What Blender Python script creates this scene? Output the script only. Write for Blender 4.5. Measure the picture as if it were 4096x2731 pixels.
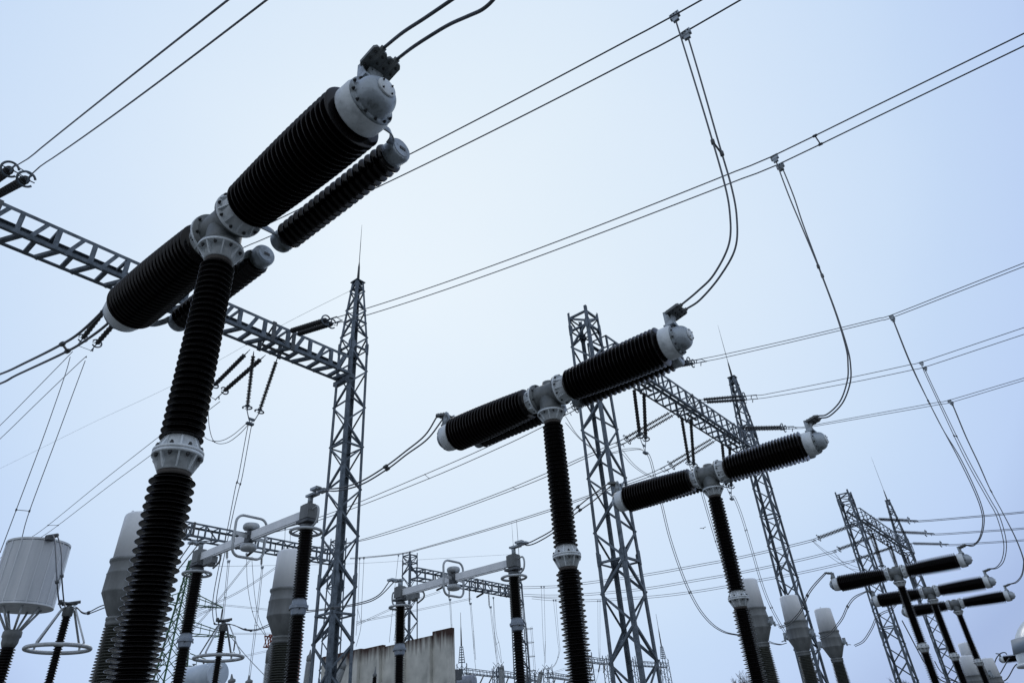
import bpy, math, random
from math import sin, cos, pi, radians, sqrt, hypot, atan2
from mathutils import Vector, Matrix
random.seed(7)
for o in list(bpy.data.objects): bpy.data.objects.remove(o)
SC = bpy.context.scene; COL = SC.collection

# ------------------------------------------------------------------ camera
W, H, F = 4096.0, 2731.0, 2670.4
_p, _t, _y = radians(31.8377), radians(-4.48899), radians(37.36243)
_f = Vector((cos(_p)*cos(_y), cos(_p)*sin(_y), sin(_p)))
_r = Vector((sin(_y), -cos(_y), 0)); _u = _r.cross(_f)
RT = _r*cos(_t) + _u*sin(_t); UP = _u*cos(_t) - _r*sin(_t); FW = _f
CAM = Vector((0, 0, 1.6))
cd = bpy.data.cameras.new('camera'); cam = bpy.data.objects.new('camera', cd); COL.objects.link(cam)
m3 = Matrix((RT, UP, -FW)).transposed()
cam.matrix_world = Matrix.Translation(CAM) @ m3.to_4x4()
cd.sensor_width = 36; cd.lens = F*36/W; cd.clip_end = 6000; cd.clip_start = 0.05
SC.camera = cam

def ray(u, v): return (RT*(u-W/2) + UP*(H/2-v) + FW*F).normalized()
def onX(u, v, x): d = ray(u, v); return CAM + d*(x/d.x)
def onY(u, v, y): d = ray(u, v); return CAM + d*(y/d.y)
def onZ(u, v, z): d = ray(u, v); return CAM + d*((z-1.6)/d.z)

# ------------------------------------------------------------------ sky, sun, exposure
SUN_EL, SUN_AZ = radians(38), radians(52)
wd = bpy.data.worlds.new('World'); SC.world = wd; wd.use_nodes = True
nt = wd.node_tree; nt.nodes.clear(); N = nt.nodes.new; L = nt.links.new
out = N('ShaderNodeOutputWorld'); sky = N('ShaderNodeTexSky'); sky.sky_type = 'NISHITA'; sky.sun_disc = False
sky.sun_elevation = SUN_EL; sky.sun_rotation = radians(90)-SUN_AZ
b1 = N('ShaderNodeBackground'); b1.inputs[1].default_value = 0.05; L(sky.outputs[0], b1.inputs[0])
tc = N('ShaderNodeTexCoord'); dt = N('ShaderNodeVectorMath'); dt.operation = 'DOT_PRODUCT'
g = ray(1850, 1000); dt.inputs[1].default_value = g; L(tc.outputs['Generated'], dt.inputs[0])
nz = N('ShaderNodeTexNoise'); nz.inputs['Scale'].default_value = 2.2; nz.inputs['Detail'].default_value = 5; L(tc.outputs['Generated'], nz.inputs[0])
ma = N('ShaderNodeMath'); ma.operation = 'MULTIPLY_ADD'; ma.inputs[1].default_value = 0.07; L(nz.outputs[0], ma.inputs[0]); of_ = N('ShaderNodeMath'); of_.inputs[1].default_value = -.03; L(dt.outputs['Value'], of_.inputs[0]); L(of_.outputs[0], ma.inputs[2])
cr = N('ShaderNodeValToRGB'); L(ma.outputs[0], cr.inputs[0])
E_ = cr.color_ramp.elements
E_[0].position = 0.0; E_[0].color = (.66, .74, .86, 1)
E_[1].position = 1.0; E_[1].color = (.81, .91, 1.0, 1)
for p_, c_ in ((.45, (.46, .56, .76, 1)), (.677, (.39, .505, .79, 1)), (.742, (.53, .675, .95, 1)), (.80, (.58, .73, .965, 1)), (.835, (.63, .775, .98, 1)), (.90, (.70, .83, .995, 1)), (.98, (.785, .895, 1.0, 1))):
    e = E_.new(p_); e.color = c_
b2 = N('ShaderNodeBackground'); b2.inputs[1].default_value = 1.0; L(cr.outputs[0], b2.inputs[0])
ad = N('ShaderNodeMixShader'); ad.inputs[0].default_value = .94; L(b1.outputs[0], ad.inputs[1]); L(b2.outputs[0], ad.inputs[2]); L(ad.outputs[0], out.inputs[0])   # closed cloud cover over the clear sky
sl = bpy.data.lights.new('sun', 'SUN'); sl.energy = 0.5; sl.angle = radians(20); sl.color = (1, .96, .9)
so = bpy.data.objects.new('sun', sl); COL.objects.link(so)
sd = Vector((cos(SUN_EL)*cos(SUN_AZ), cos(SUN_EL)*sin(SUN_AZ), sin(SUN_EL)))
so.rotation_euler = (-sd).to_track_quat('-Z', 'Y').to_euler()
SC.view_settings.view_transform = 'Standard'; SC.view_settings.look = 'None'
SC.view_settings.exposure = 0; SC.view_settings.gamma = 1
SC.render.engine = 'CYCLES'; SC.cycles.max_bounces = 6

# ------------------------------------------------------------------ materials
def mat(name, c1, c2=None, scale=6, rough=.5, metal=0, bump=0, coat=0, streak=False, spec=.5, c3=None, lo=.35, hi=.65):
    m = bpy.data.materials.new(name); m.use_nodes = True; t = m.node_tree; b = t.nodes['Principled BSDF']
    b.inputs['Roughness'].default_value = rough; b.inputs['Metallic'].default_value = metal
    b.inputs['Specular IOR Level'].default_value = spec; b.inputs['Coat Weight'].default_value = coat; b.inputs['Coat Roughness'].default_value = .08
    b.inputs['Base Color'].default_value = (*c1, 1)
    if c2:
        tc = t.nodes.new('ShaderNodeTexCoord'); mp = t.nodes.new('ShaderNodeMapping')
        t.links.new(tc.outputs['Object'], mp.inputs[0])
        if streak: mp.inputs['Scale'].default_value = (1, 1, .12)
        n = t.nodes.new('ShaderNodeTexNoise'); n.inputs['Scale'].default_value = scale; n.inputs['Detail'].default_value = 6; n.inputs['Roughness'].default_value = .65
        t.links.new(mp.outputs[0], n.inputs[0])
        r = t.nodes.new('ShaderNodeValToRGB'); r.color_ramp.elements[0].position = lo; r.color_ramp.elements[1].position = hi
        r.color_ramp.elements[0].color = (*c1, 1); r.color_ramp.elements[1].color = (*c2, 1)
        if c3: e = r.color_ramp.elements.new(min(hi+.1, .98)); e.color = (*c3, 1)
        t.links.new(n.outputs[0], r.inputs[0]); t.links.new(r.outputs[0], b.inputs['Base Color'])
        if bump:
            bp = t.nodes.new('ShaderNodeBump'); bp.inputs['Strength'].default_value = bump; bp.inputs['Distance'].default_value = .02
            n2 = t.nodes.new('ShaderNodeTexNoise'); n2.inputs['Scale'].default_value = scale*6; n2.inputs['Detail'].default_value = 4
            t.links.new(mp.outputs[0], n2.inputs[0]); t.links.new(n2.outputs[0], bp.inputs['Height']); t.links.new(bp.outputs[0], b.inputs['Normal'])
    return m
M = dict(
 steel=mat('galvanised_steel', (.05, .07, .092), (.15, .185, .225), 3.5, .6, .25, .15),
 steeldk=mat('dark_steel', (.05, .06, .07), (.12, .13, .14), 5, .6, .3),
 cap=mat('cast_aluminium_pale', (.26, .29, .31), (.62, .67, .71), 3.2, .5, .05, .2, lo=.26, hi=.48),
 dome=mat('cast_aluminium_dull', (.05, .06, .055), (.34, .39, .44), 5, .42, .3, .2, lo=.34, hi=.54),
 hub=mat('cast_housing_grey', (.085, .097, .10), (.17, .185, .19), 5, .55, .2, .2),
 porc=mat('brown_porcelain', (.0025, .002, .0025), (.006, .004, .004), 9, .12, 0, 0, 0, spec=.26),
 porcg=mat('greenish_porcelain', (.03, .035, .03), (.06, .065, .055), 8, .3, 0, 0, .4),
 porcw=mat('pale_porcelain', (.35, .38, .40), (.50, .53, .55), 8, .3, 0, 0, .3),
 grout=mat('cement_joint', (.05, .045, .042), (.085, .075, .07), 12, .8),
 cable=mat('stranded_conductor', (.06, .07, .085), (.11, .125, .145), 20, .5, .4),
 rubber=mat('polymer_shed', (.014, .016, .018), (.022, .025, .028), 20, .5),
 bolt=mat('bolt_steel', (.02, .022, .025), (.045, .05, .055), 30, .5, .5),
 paint=mat('grey_paint_light', (.50, .54, .58), (.70, .74, .78), 2.5, .45, 0, .05, streak=True),
 white=mat('white_paint', (.66, .70, .75), (.78, .81, .85), 2.5, .45, 0, .05, streak=True),
 paintd=mat('grey_paint_weathered', (.10, .11, .115), (.19, .205, .215), 2.2, .55, .1, .15, streak=True),
 tube=mat('aluminium_tube', (.32, .35, .37), (.46, .49, .52), 5, .45, .3, .05),
 bluepaint=mat('blue_grey_flange', (.16, .20, .26), (.24, .28, .34), 6, .5),
 green=mat('green_painted_steel', (.02, .075, .035), (.04, .13, .06), 2, .6),
 red=mat('red_crane_paint', (.20, .05, .03), (.30, .09, .06), 3, .6),
 tank=mat('pale_tank_paint', (.42, .50, .60), (.52, .60, .69), 1.5, .45, 0, .05),
 tankd=mat('grey_tank_paint', (.20, .23, .29), (.28, .31, .37), 2, .5),
 glass=mat('helmet_plastic', (.52, .58, .64), (.56, .62, .68), 3, .3, 0, 0, .3),
 band=mat('grey_band', (.20, .25, .31), (.23, .28, .34), 9, .5),
 black=mat('black_plastic', (.008, .008, .009), (.015, .015, .016), 9, .4),
 skin=mat('skin', (.42, .25, .19), (.47, .29, .22), 9, .5), jacket=mat('dark_jacket', (.02, .025, .04), (.03, .036, .055), 12, .8, 0, .2),
 bark=mat('winter_bark', (.03, .028, .028), (.06, .055, .055), 6, .9),
 plate=mat('name_plate', (.03, .03, .035), (.10, .10, .11), 60, .6),
 redrib=mat('red_primer', (.10, .03, .03), (.16, .06, .055), 12, .7),
)

# ------------------------------------------------------------------ mesh builder
def frame(a):
    a = a.normalized(); r = Vector((0, 0, 1)) if abs(a.z) < .9 else Vector((1, 0, 0))
    x = r.cross(a).normalized(); return x, a.cross(x).normalized(), a
V = Vector
class MB:
    def __init__(s): s.v = []; s.f = []; s.sm = []
    def add(s, vs, fs, smooth=False):
        o = len(s.v); s.v += [tuple(x) for x in vs]; s.f += [tuple(i+o for i in f) for f in fs]; s.sm += [smooth]*len(fs); return s
    def obox(s, c, x, y, z):
        c = V(c); vs = [c + x*i + y*j + z*k for i in (-1, 1) for j in (-1, 1) for k in (-1, 1)]
        return s.add(vs, [(0, 1, 3, 2), (4, 6, 7, 5), (0, 4, 5, 1), (2, 3, 7, 6), (0, 2, 6, 4), (1, 5, 7, 3)])
    def box(s, c, sx, sy, sz): return s.obox(c, V((sx/2, 0, 0)), V((0, sy/2, 0)), V((0, 0, sz/2)))
    def bar(s, p, q, w, h, up=None):
        p = V(p); q = V(q); a = q-p; n = a.normalized()
        u = V(up) if up else (V((0, 0, 1)) if abs(n.z) < .95 else V((1, 0, 0)))
        x = n.cross(u).normalized(); y = x.cross(n).normalized()
        return s.obox((p+q)/2, x*(w/2), y*(h/2), a/2)
    def ang(s, p, q, d1, d2, w, t=.014):       # steel angle: two thin flanges meeting at the line p-q
        p = V(p); q = V(q); a = q-p; n = a.normalized()
        d1 = V(d1); d1 = (d1 - n*d1.dot(n)).normalized(); d2 = V(d2); d2 = (d2 - n*d2.dot(n) - d1*d2.dot(d1)).normalized()
        m = (p+q)/2
        s.obox(m + d1*(w/2), d1*(w/2), d2*(t/2), a/2)
        s.obox(m + d2*(w/2+t/2), d2*(w/2), d1*(t/2), a/2); return s
    def lathe(s, prof, c=(0, 0, 0), a=(0, 0, 1), seg=24, smooth=True):
        x, y, a = frame(V(a)); c = V(c); vs = []; fs = []; n = len(prof)
        cs = [(cos(2*pi*k/seg), sin(2*pi*k/seg)) for k in range(seg)]
        for (h, r) in prof:
            for ck, sk in cs: vs.append(c + a*h + x*(r*ck) + y*(r*sk))
        for i in range(n-1):
            for k in range(seg):
                k2 = (k+1) % seg; fs.append((i*seg+k, i*seg+k2, (i+1)*seg+k2, (i+1)*seg+k))
        if prof[0][1] > 1e-4: fs.append(tuple(reversed(range(seg))))
        if prof[-1][1] > 1e-4: fs.append(tuple((n-1)*seg+k for k in range(seg)))
        return s.add(vs, fs, smooth)
    def cyl(s, p, q, r, seg=12, r2=None):
        p = V(p); q = V(q); return s.lathe([(0, r), ((q-p).length, r if r2 is None else r2)], p, q-p, seg)
    def tube(s, pts, r, seg=8, closed=False):
        pts = [V(p) for p in pts]; n = len(pts); vs = []; fs = []; px = None
        for i, p in enumerate(pts):
            if closed: t = pts[(i+1) % n] - pts[i-1]
            else: t = pts[min(i+1, n-1)] - pts[max(i-1, 0)]
            t.normalize()
            if px is None: px = frame(t)[0]
            px = (px - t*px.dot(t)).normalized(); py = t.cross(px)
            for k in range(seg): a = 2*pi*k/seg; vs.append(p + px*(r*cos(a)) + py*(r*sin(a)))
        m = n if closed else n-1
        for i in range(m):
            j = (i+1) % n
            for k in range(seg): k2 = (k+1) % seg; fs.append((i*seg+k, i*seg+k2, j*seg+k2, j*seg+k))
        if not closed: fs += [tuple(reversed(range(seg))), tuple((n-1)*seg+k for k in range(seg))]
        return s.add(vs, fs, True)
    def ring(s, c, a, R, r, a0=0, a1=2*pi, n=32, seg=8):
        x, y, a = frame(V(a)); c = V(c); cl = abs(a1-a0-2*pi) < 1e-3
        pts = [c + x*(R*cos(t)) + y*(R*sin(t)) for t in [a0+(a1-a0)*k/(n if cl else n-1) for k in range(n)]]
        return s.tube(pts, r, seg, cl)
    def poly(s, pts, d):                          # extruded outline
        pts = [V(p) for p in pts]; d = V(d); n = len(pts); vs = pts + [p+d for p in pts]
        fs = [tuple(reversed(range(n))), tuple(range(n, 2*n))] + [(i, (i+1) % n, n+(i+1) % n, n+i) for i in range(n)]
        return s.add(vs, fs)
    def mesh(s, name):
        me = bpy.data.meshes.new(name); me.from_pydata(s.v, [], s.f); me.polygons.foreach_set('use_smooth', s.sm); me.update(); return me
    def build(s, name, m, parent=None, off=None, label=None):
        """world-coordinate mesh; off = origin of the parent thing"""
        if off is not None:
            ox, oy, oz = off; s.v = [(a-ox, b-oy, c-oz) for a, b, c in s.v]
        me = s.mesh(name); me.materials.append(M[m] if isinstance(m, str) else m)
        o = bpy.data.objects.new(name, me); COL.objects.link(o); o.parent = parent
        if label: o['label'] = label
        return o
def smooth(pts, k=8):
    pts = [V(p) for p in pts]
    if len(pts) < 3: return pts
    P = [pts[0]*2-pts[1]] + pts + [pts[-1]*2-pts[-2]]; r = []
    for i in range(1, len(P)-2):
        a, b, c, d = P[i-1:i+3]
        for j in range(k):
            t = j/k; r.append(.5*((2*b) + (c-a)*t + (2*a-5*b+4*c-d)*t*t + (3*b-a-3*c+d)*t**3))
    r.append(pts[-1]); return r
def thing(name, label, cat, loc=(0, 0, 0), group=None):
    o = bpy.data.objects.new(name, None); COL.objects.link(o); o.location = loc; o['label'] = label; o['category'] = cat
    if group: o['group'] = group
    return o
def tag(o, label, cat, group=None):
    o['label'] = label; o['category'] = cat
    if group: o['group'] = group
    return o
def child(name, me, parent, loc, rot=None):
    o = bpy.data.objects.new(name, me); COL.objects.link(o); o.parent = parent; o.location = loc
    if rot is not None: o.rotation_euler = rot
    return o
def dup(root, loc, label, scale=None, rotz=0):
    KIDS = {}
    for o in bpy.data.objects:
        if o.parent: KIDS.setdefault(o.parent.name, []).append(o)
    def cp(o, par):
        c = o.copy(); COL.objects.link(c); c.parent = par
        for ch in KIDS.get(o.name, []): cp(ch, c)
        return c
    r = cp(root, None); r.location = loc; r['label'] = label
    if scale: r.scale = (scale,)*3
    if rotz: r.rotation_euler = (0, 0, rotz)
    return r
def sheds(h0, h1, n, R0, R1, core, alt=0, th=.5, tip=.012, droop=.25):
    """profile of a shedded insulator; each shed droops towards h0"""
    pr = [(h0, core)]; p = (h1-h0)/n
    for i in range(n):
        t = (i+.5)/n; R = R0+(R1-R0)*t
        if alt and i % 2: R = R - alt
        z = h0 + i*p; w = p*th; c = core
        pr += [(z+p*.30, c+.002), (z+p*.34-droop*p*.3, R-tip), (z+p*.40-droop*p*.35, R), (z+p*.50-droop*p*.30, R), (z+p*.58-droop*p*.2, R-tip), (z+p*.92, c+.006)]
    pr.append((h1, core)); return pr

# ------------------------------------------------------------------ ground
gm = mat('winter_ground', (.09, .09, .08), (.17, .165, .15), .35, .95, 0, .4, c3=(.50, .52, .55))
b = MB(); xs = [-1500, -300, -60, 0, 45, 60, 90, 130, 300, 1500]; ys = [-1500, -200, -20, 60, 200, 600, 2500]
gz = lambda x: -max(0, min(x, 110)-48)*.04
for y in ys:
    for x in xs: b.v.append((x, y, gz(x)))
for j in range(len(ys)-1):
    for i in range(len(xs)-1):
        a = j*len(xs)+i; b.f.append((a, a+1, a+1+len(xs), a+len(xs))); b.sm.append(True)
gr = b.build('ground', gm); gr['kind'] = 'structure'
road = mat('asphalt', (.04, .042, .045), (.06, .062, .066), 4, .9, 0, .2)
b = MB(); b.box((20, -6, .01), 90, 4.5, .02); r_ = b.build('service_road', road); r_['kind'] = 'structure'

# ------------------------------------------------------------------ portal gantries
def tower(g, off, cx, cy, w0, w1, z1, leg=.15, br=.09, bay=1.15, rod=0, zc=None, name='tower'):
    """square lattice tower; above z1 either four stubs or a peak with lightning rod"""
    def cnr(sx, sy, z):
        if z <= z1 or not rod: w = w0 + (w1-w0)*z/z1
        else: w = w1 + (.24-w1)*(z-z1)/(zc-z1)
        return V((cx+sx*w, cy+sy*w, z))
    zt = zc if rod else z1+1.1
    for sx, sy in ((-1, -1), (1, -1), (1, 1), (-1, 1)):
        b = MB(); pts = [0, z1*.42, z1] + ([zt] if rod else [zt])
        lg = leg
        for i in range(len(pts)-1):
            zz = [pts[i], pts[i+1]]
            if not rod and i == 2: zz = [z1, z1+1.1]
            b.ang(cnr(sx, sy, zz[0]), cnr(sx, sy, zz[1]), (-sx, 0, 0), (0, -sy, 0), lg*(1.12 if i == 0 else 1 if i == 1 else .85))
        b.build('tower_leg', 'steel', g, off)
    b = MB(); z = .3; k = 0; zs = [z]
    while z < (zt-.25 if rod else z1+.72):
        w = (cnr(1, 1, z)-V((cx, cy, z))).x
        z += max(.5, 2*w*bay*.82); zs.append(min(z, zt-.05 if rod else z1+.72))
    for i in range(len(zs)-1):
        za, zb = zs[i], zs[i+1]
        for fi, (A, B) in enumerate((((-1, -1), (1, -1)), ((1, -1), (1, 1)), ((1, 1), (-1, 1)), ((-1, 1), (-1, -1)))):
            a, c = (A, B) if (i+fi) % 2 == 0 else (B, A)
            n = V(((A[0]+B[0])/2, (A[1]+B[1])/2, 0))
            p = cnr(*a, za) + n*.004*(1+fi); q = cnr(*c, zb) + n*.004*(1+fi)
            b.ang(p, q, (0, 0, 1), -n, br*(1.15 if za < z1*.42 else 1), .01)
            if br > .05 and i % 7 == 6: b.ang(cnr(*A, za)+n*.02, cnr(*B, za)+n*.02, (0, 0, 1), -n, br, .01)
    for zz in ([z1+.72, z1-.1] if not rod else [z1-.1]):
        for A, B in (((-1, -1), (1, -1)), ((1, -1), (1, 1)), ((1, 1), (-1, 1)), ((-1, 1), (-1, -1))):
            n = V(((A[0]+B[0])/2, (A[1]+B[1])/2, 0)); b.ang(cnr(*A, zz)-n*.02, cnr(*B, zz)-n*.02, (0, 0, 1), -n, br*1.1, .01)
    b.build('tower_bracing', 'steel', g, off)
    for zg in (z1*.42, z1):
        for sx, sy in ((-1, -1), (1, -1), (1, 1), (-1, 1)):
            c = cnr(sx, sy, zg); b = MB()
            for ax in (0, 1):
                n = V((sx, 0, 0)) if ax == 0 else V((0, sy, 0)); t = V((0, -sy, 0)) if ax == 0 else V((-sx, 0, 0))
                c2 = c + n*.018; w, h = leg*1.25, leg*2.1
                b.poly([c2, c2+V((0, 0, h)), c2+t*w*.6+V((0, 0, h)), c2+t*w*1.25+V((0, 0, h*.5)), c2+t*w*1.25-V((0, 0, h*.5)), c2+t*w*.6-V((0, 0, h)), c2-V((0, 0, h))], n*.012)
            b.build('gusset_plate', 'steel', g, off)
    b = MB()
    if rod:
        b.box((cx, cy, zc+.02), .62, .62, .04); b.box((cx, cy, zc-.5), .46, .46, .05); b.box((cx, cy, zc-.24), .06, .06, .5)
        b.build('tower_cap', 'steel', g, off)
        b = MB(); b.lathe([(0, .085), (1.1, .06), (1.5, .022), (rod*.6, .02), (rod, .008)], (cx, cy, zc+.04), (0, 0, 1), 10)
        b.build('lightning_rod', 'steeldk', g, off)
    b = MB(); b.box((cx, cy, .15), 2*w0+.8, 2*w0+.8, .3); b.build('footing', concrete, g, off)
def beam(g, off, x0, x1, yf, yb, z0, z1, ch=.10, post=.10, bay=1.3, style=0, knots=()):
    for y, z, sy, sz in ((yf, z0, 1, 1), (yf, z1, 1, -1), (yb, z0, -1, 1), (yb, z1, -1, -1)):
        b = MB(); b.ang((x0, y, z), (x1, y, z), (0, sy, 0), (0, 0, sz), ch*1.15, .016); b.build('beam_chord', 'steel', g, off)
    b = MB(); n = max(2, int(round((x1-x0)/bay))); d = (x1-x0)/n
    for face in range(4):                     # front, bottom, back, top
        P = {0: lambda x, s: V((x, yf-.006, z1 if s else z0)), 1: lambda x, s: V((x, yb if s else yf, z0-.006)),
             2: lambda x, s: V((x, yb+.006, z0 if s else z1)), 3: lambda x, s: V((x, yf if s else yb, z1+.006))}[face]
        nn = {0: V((0, 1, 0)), 1: V((0, 0, 1)), 2: V((0, -1, 0)), 3: V((0, 0, -1))}[face]
        for i in range(n+1):
            x = x0 + d*i + (.5*d if face == 1 and style == 0 else 0)
            if style == 0 and (face == 2 or (face == 3 and i % 2)): continue
            if x > x1-.05: x = x1-.05
            b.ang(P(x, 0), P(x, 1), (1, 0, 0), nn, post, .01)
            if i < n:
                if style == 0 and face < 2:
                    q0, q1 = (.30, .68) if face == 0 else (1.18, .80)
                    b.ang(P(min(x0+d*i+q0*d, x1), 0)+nn*.01, P(min(x0+d*i+q1*d, x1), 1)+nn*.01, (1, 0, 0), nn, post, .01)
                elif style and face in (0, 1) and i % 3 == 0:
                    b.ang(P(x, i//3 % 2)+nn*.012, P(x+d, 1-(i//3 % 2))+nn*.012, (0, .5, .5), nn, post*.8, .01)
    b.build('beam_lattice', 'steel', g, off)
    b = MB()
    for x in knots:                            # cross frames where the strings are hung
        for dx in (-.55, .55):
            b.bar((x+dx, yf, z0), (x+dx, yb, z1), .07, .07); b.bar((x+dx, yb, z0+.02), (x+dx, yf, z1-.02), .06, .06)
            b.box((x+dx, yf-.02, (z0+z1)/2), .2, .03, z1-z0+.1); b.box((x+dx, yb+.02, (z0+z1)/2), .2, .03, z1-z0+.1)
        b.box((x, (yf+yb)/2, z0-.04), 1.5, .14, .07); b.build('hanger_frame', 'steeldk', g, off); b = MB()
concrete = mat('footing_concrete', (.22, .22, .21), (.32, .31, .29), 3, .9, 0, .3)
GR = 'steel portal gantries over the bays'
G1 = thing('portal_gantry', 'nearest steel lattice gantry whose long beam crosses behind the closest circuit breaker', 'gantry', (8, 25.4, 0), GR)
tower(G1, (8, 25.4, 0), 19.13, 25.45, .63, .56, 20.9, .155, .085, rod=4.4, zc=25.42)
tower(G1, (8, 25.4, 0), -3.2, 25.45, .63, .56, 20.9, .155, .085)
beam(G1, (8, 25.4, 0), -3.0, 18.62, 24.92, 26.02, 19.0, 20.02, .12, .15, 1.3, 0, (2.1, 8.6, 14.6))
b = MB(); b.poly([(18.55, 24.75, 18.72), (18.55, 26.2, 18.72), (18.55, 26.2, 18.95), (18.55, 24.75, 18.95)], (.26, 0, 0)); b.build('bearing_bracket', 'steel', G1, (8, 25.4, 0))
o2 = (37, 15.2, 0)
G2 = thing('portal_gantry', 'steel gantry with stub-topped left tower behind the second breaker and rod-topped right tower', 'gantry', o2, GR)
tower(G2, o2, 26.75, 15.4, .76, .61, 20.95, .15, .09)
tower(G2, o2, 48.3, 15.1, .64, .5, 21.3, .15, .085, rod=5.0, zc=26.1)
beam(G2, o2, 27.5, 48.0, 14.58, 15.82, 19.5, 20.62, .11, .085, 1.05, 1, (32.4, 38.3, 44.8))
o3 = (85, 14.8, 0)
G3 = thing('portal_gantry', 'distant gantry behind the far row of breakers at right, beam crowded with strings', 'gantry', o3, GR)
tower(G3, o3, 74.3, 15.3, .85, .66, 21.5, .16, .09)
tower(G3, o3, 97.6, 15.2, .8, .6, 21.4, .16, .09, rod=6.0, zc=26.7)
beam(G3, o3, 74.8, 97.2, 14.3, 15.7, 19.6, 20.8, .12, .065, 1.7, 1, (79.5, 87, 95))
o4 = (34, 58, 0)
G4 = thing('portal_gantry', 'gantry in the back whose beam is seen through the nearer disconnector arms', 'gantry', o4, GR)
tower(G4, o4, 43.4, 58.0, .75, .6, 21.2, .15, .1); tower(G4, o4, 24.2, 58.0, .75, .6, 21.2, .15, .1)
beam(G4, o4, 24.7, 42.9, 57.3, 58.6, 19.6, 20.8, .13, .12, 1.3, 1, (27, 33, 39))
o5 = (63, 58.2, 0)
G5 = thing('portal_gantry', 'gantry in the back above the concrete wall, right tower carrying a caged ladder and rod', 'gantry', o5, GR)
tower(G5, o5, 53.7, 58.2, .75, .62, 21.3, .16, .1)
tower(G5, o5, 73.0, 58.3, .85, .62, 21.0, .16, .1, rod=4.6, zc=25.2)
beam(G5, o5, 54.2, 72.5, 57.6, 58.9, 19.6, 20.8, .13, .12, 1.3, 1, (59, 65, 71))
b = MB()
for sx in (-.2, .2): b.cyl((74.05, 57.9+sx, 2), (73.85, 57.9+sx, 16.5), .035, 6)
for i in range(40): b.cyl((74.03-.19*i/40, 57.7, 2.3+i*.35), (74.03-.19*i/40, 58.1, 2.3+i*.35), .02, 5)
for i in range(8): b.ring((74.45, 57.75, 4.2+i*1.65), (0, 0, 1), .5, .03, n=20, seg=5)
for a in (0, 1, 2): b.cyl((74.45+.5*cos(a-1), 57.75+.5*sin(a-1), 4), (74.3+.5*cos(a-1), 57.75+.5*sin(a-1), 16), .02, 5)
b.build('ladder', 'steeldk', G5, o5)

# ------------------------------------------------------------------ circuit breakers
ZT = 7.0
bolt_me = MB().lathe([(0, .021), (.022, .021), (.026, .016), (.04, .012)], seg=6, smooth=False).mesh('bolt'); bolt_me.materials.append(M['bolt'])
def bolts(par, c, a, R, n, ph=0, s=1):
    x, y, a = frame(V(a)); c = V(c)
    for k in range(n):
        t = ph + 2*pi*k/n; o = child('bolt', bolt_me, par, c + x*(R*cos(t)) + y*(R*sin(t)), a.to_track_quat('Z', 'Y').to_euler()); o.scale = (s,)*3
def flange(root, c, a, r_out, r_in, length, n=8, mt='cap', name='flange', ribmat=None):
    """bolted collar: plate at c, cone tapering along a, radial ribs"""
    c = V(c); x, y, an = frame(V(a))
    b = MB(); b.lathe([(0, r_out), (.028, r_out), (.03, r_out-.012), (.032, r_in+.012), (length, r_in), (length, r_in-.03)], c, a, 40)
    for k in range(n):
        t = 2*pi*(k+.5)/n; d = x*cos(t)+y*sin(t); w = an.cross(d)*.008
        b.poly([c+an*.03+d*(r_in*.9)-w, c+an*.03+d*(r_out-.006)-w, c+an*length*.95+d*(r_in+.004)-w, c+an*length*.95+d*(r_in*.9)-w], w*2)
    o = b.build(name, mt, root); bolts(o, c+an*.032, a, (r_out+r_in)/2+.012, n, 0, .85); return o
def end_cap(root, c, s, dome_len):
    b = MB(); y = V((0, s, 0)); b.lathe([(0, .225), (.004, .262), (.02, .268), (.17, .268), (.18, .262), (.19, .262), (.205, .258), (.215, .252)], c, y, 48)
    o = b.build('end_cap', 'cap', root)
    p2 = V(c)+y*.215
    b = MB(); b.lathe([(0, .255), (.02, .255), (.024, .215), (.03, .21)] + [(.03+dome_len*sin(t)**.85, .205*cos(t)**.62) for t in [pi/2*k/11 for k in range(1, 11)]] + [(.03+dome_len, .03)], p2, y, 48)
    d = b.build('end_dome', 'dome', root); bolts(d, p2+y*.02, y, .233, 12, .2, .75)
    b = MB(); b.lathe([(0, .1), (.022, .1), (.026, .095)], p2+y*(.03+dome_len*.94), y, 32); q = b.build('cover_plate', 'cap', root)
    bolts(q, p2+y*(.055+dome_len*.93), y, .075, 4, .8, .5)
def terminal(root, c, s):
    """bracket and clamp on top of an end cap; s = side (-1 towards the camera row)"""
    b = MB(); x, y, z = c
    b.poly([(x-.11, y, z), (x-.11, y-.0, z+.2), (x-.08, y, z+.26), (x-.04, y, z+.26), (x+.09, y, z), ], (0, .02*s, 0))
    for dx in (-.12, .1): b.poly([(x+dx, y-.02*s, z-.02), (x+dx, y+.13*s, z-.02), (x+dx, y+.03*s, z+.25), (x+dx, y-.02*s, z+.25)], (.018, 0, 0))
    b.box((x, y+.04*s, z), .26, .18, .03); b.bar((x, y+.02*s, z+.06), (x+.03, y+.1*s, z+.23), .16, .025, (0, s, 0)); b.build('terminal_bracket', 'dome', root)
    cc = V((x+.02, y+.15*s, z+.24)); ux = V((1, 0, 0)); uy = V((0, s*.97, .24)); un = ux.cross(uy)
    b = MB(); 
    for dx in (-.085, .085):
        c0 = cc+ux*dx
        b.poly([c0+ux*p+uy*q-un*.022 for p, q in ((-.083, -.1), (-.06, -.13), (.06, -.13), (.083, -.1), (.083, .1), (.06, .13), (-.06, .13), (-.083, .1))], un*.044)
        b.cyl(c0-uy*.13+un*.0, c0+uy*.16, .032, 10)
    k = b.build('cable_clamp', 'hub', root)
    for dx in (-.13, -.04, .04, .13):
        for q in (-.08, 0, .08):
            for sg in (-1, 1):
                o = child('bolt', bolt_me, k, cc+ux*dx+uy*q+un*.022*sg, (un*sg).to_track_quat('Z', 'Y').to_euler()); o.scale = (.62,)*3
    return cc+uy*.15
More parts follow.
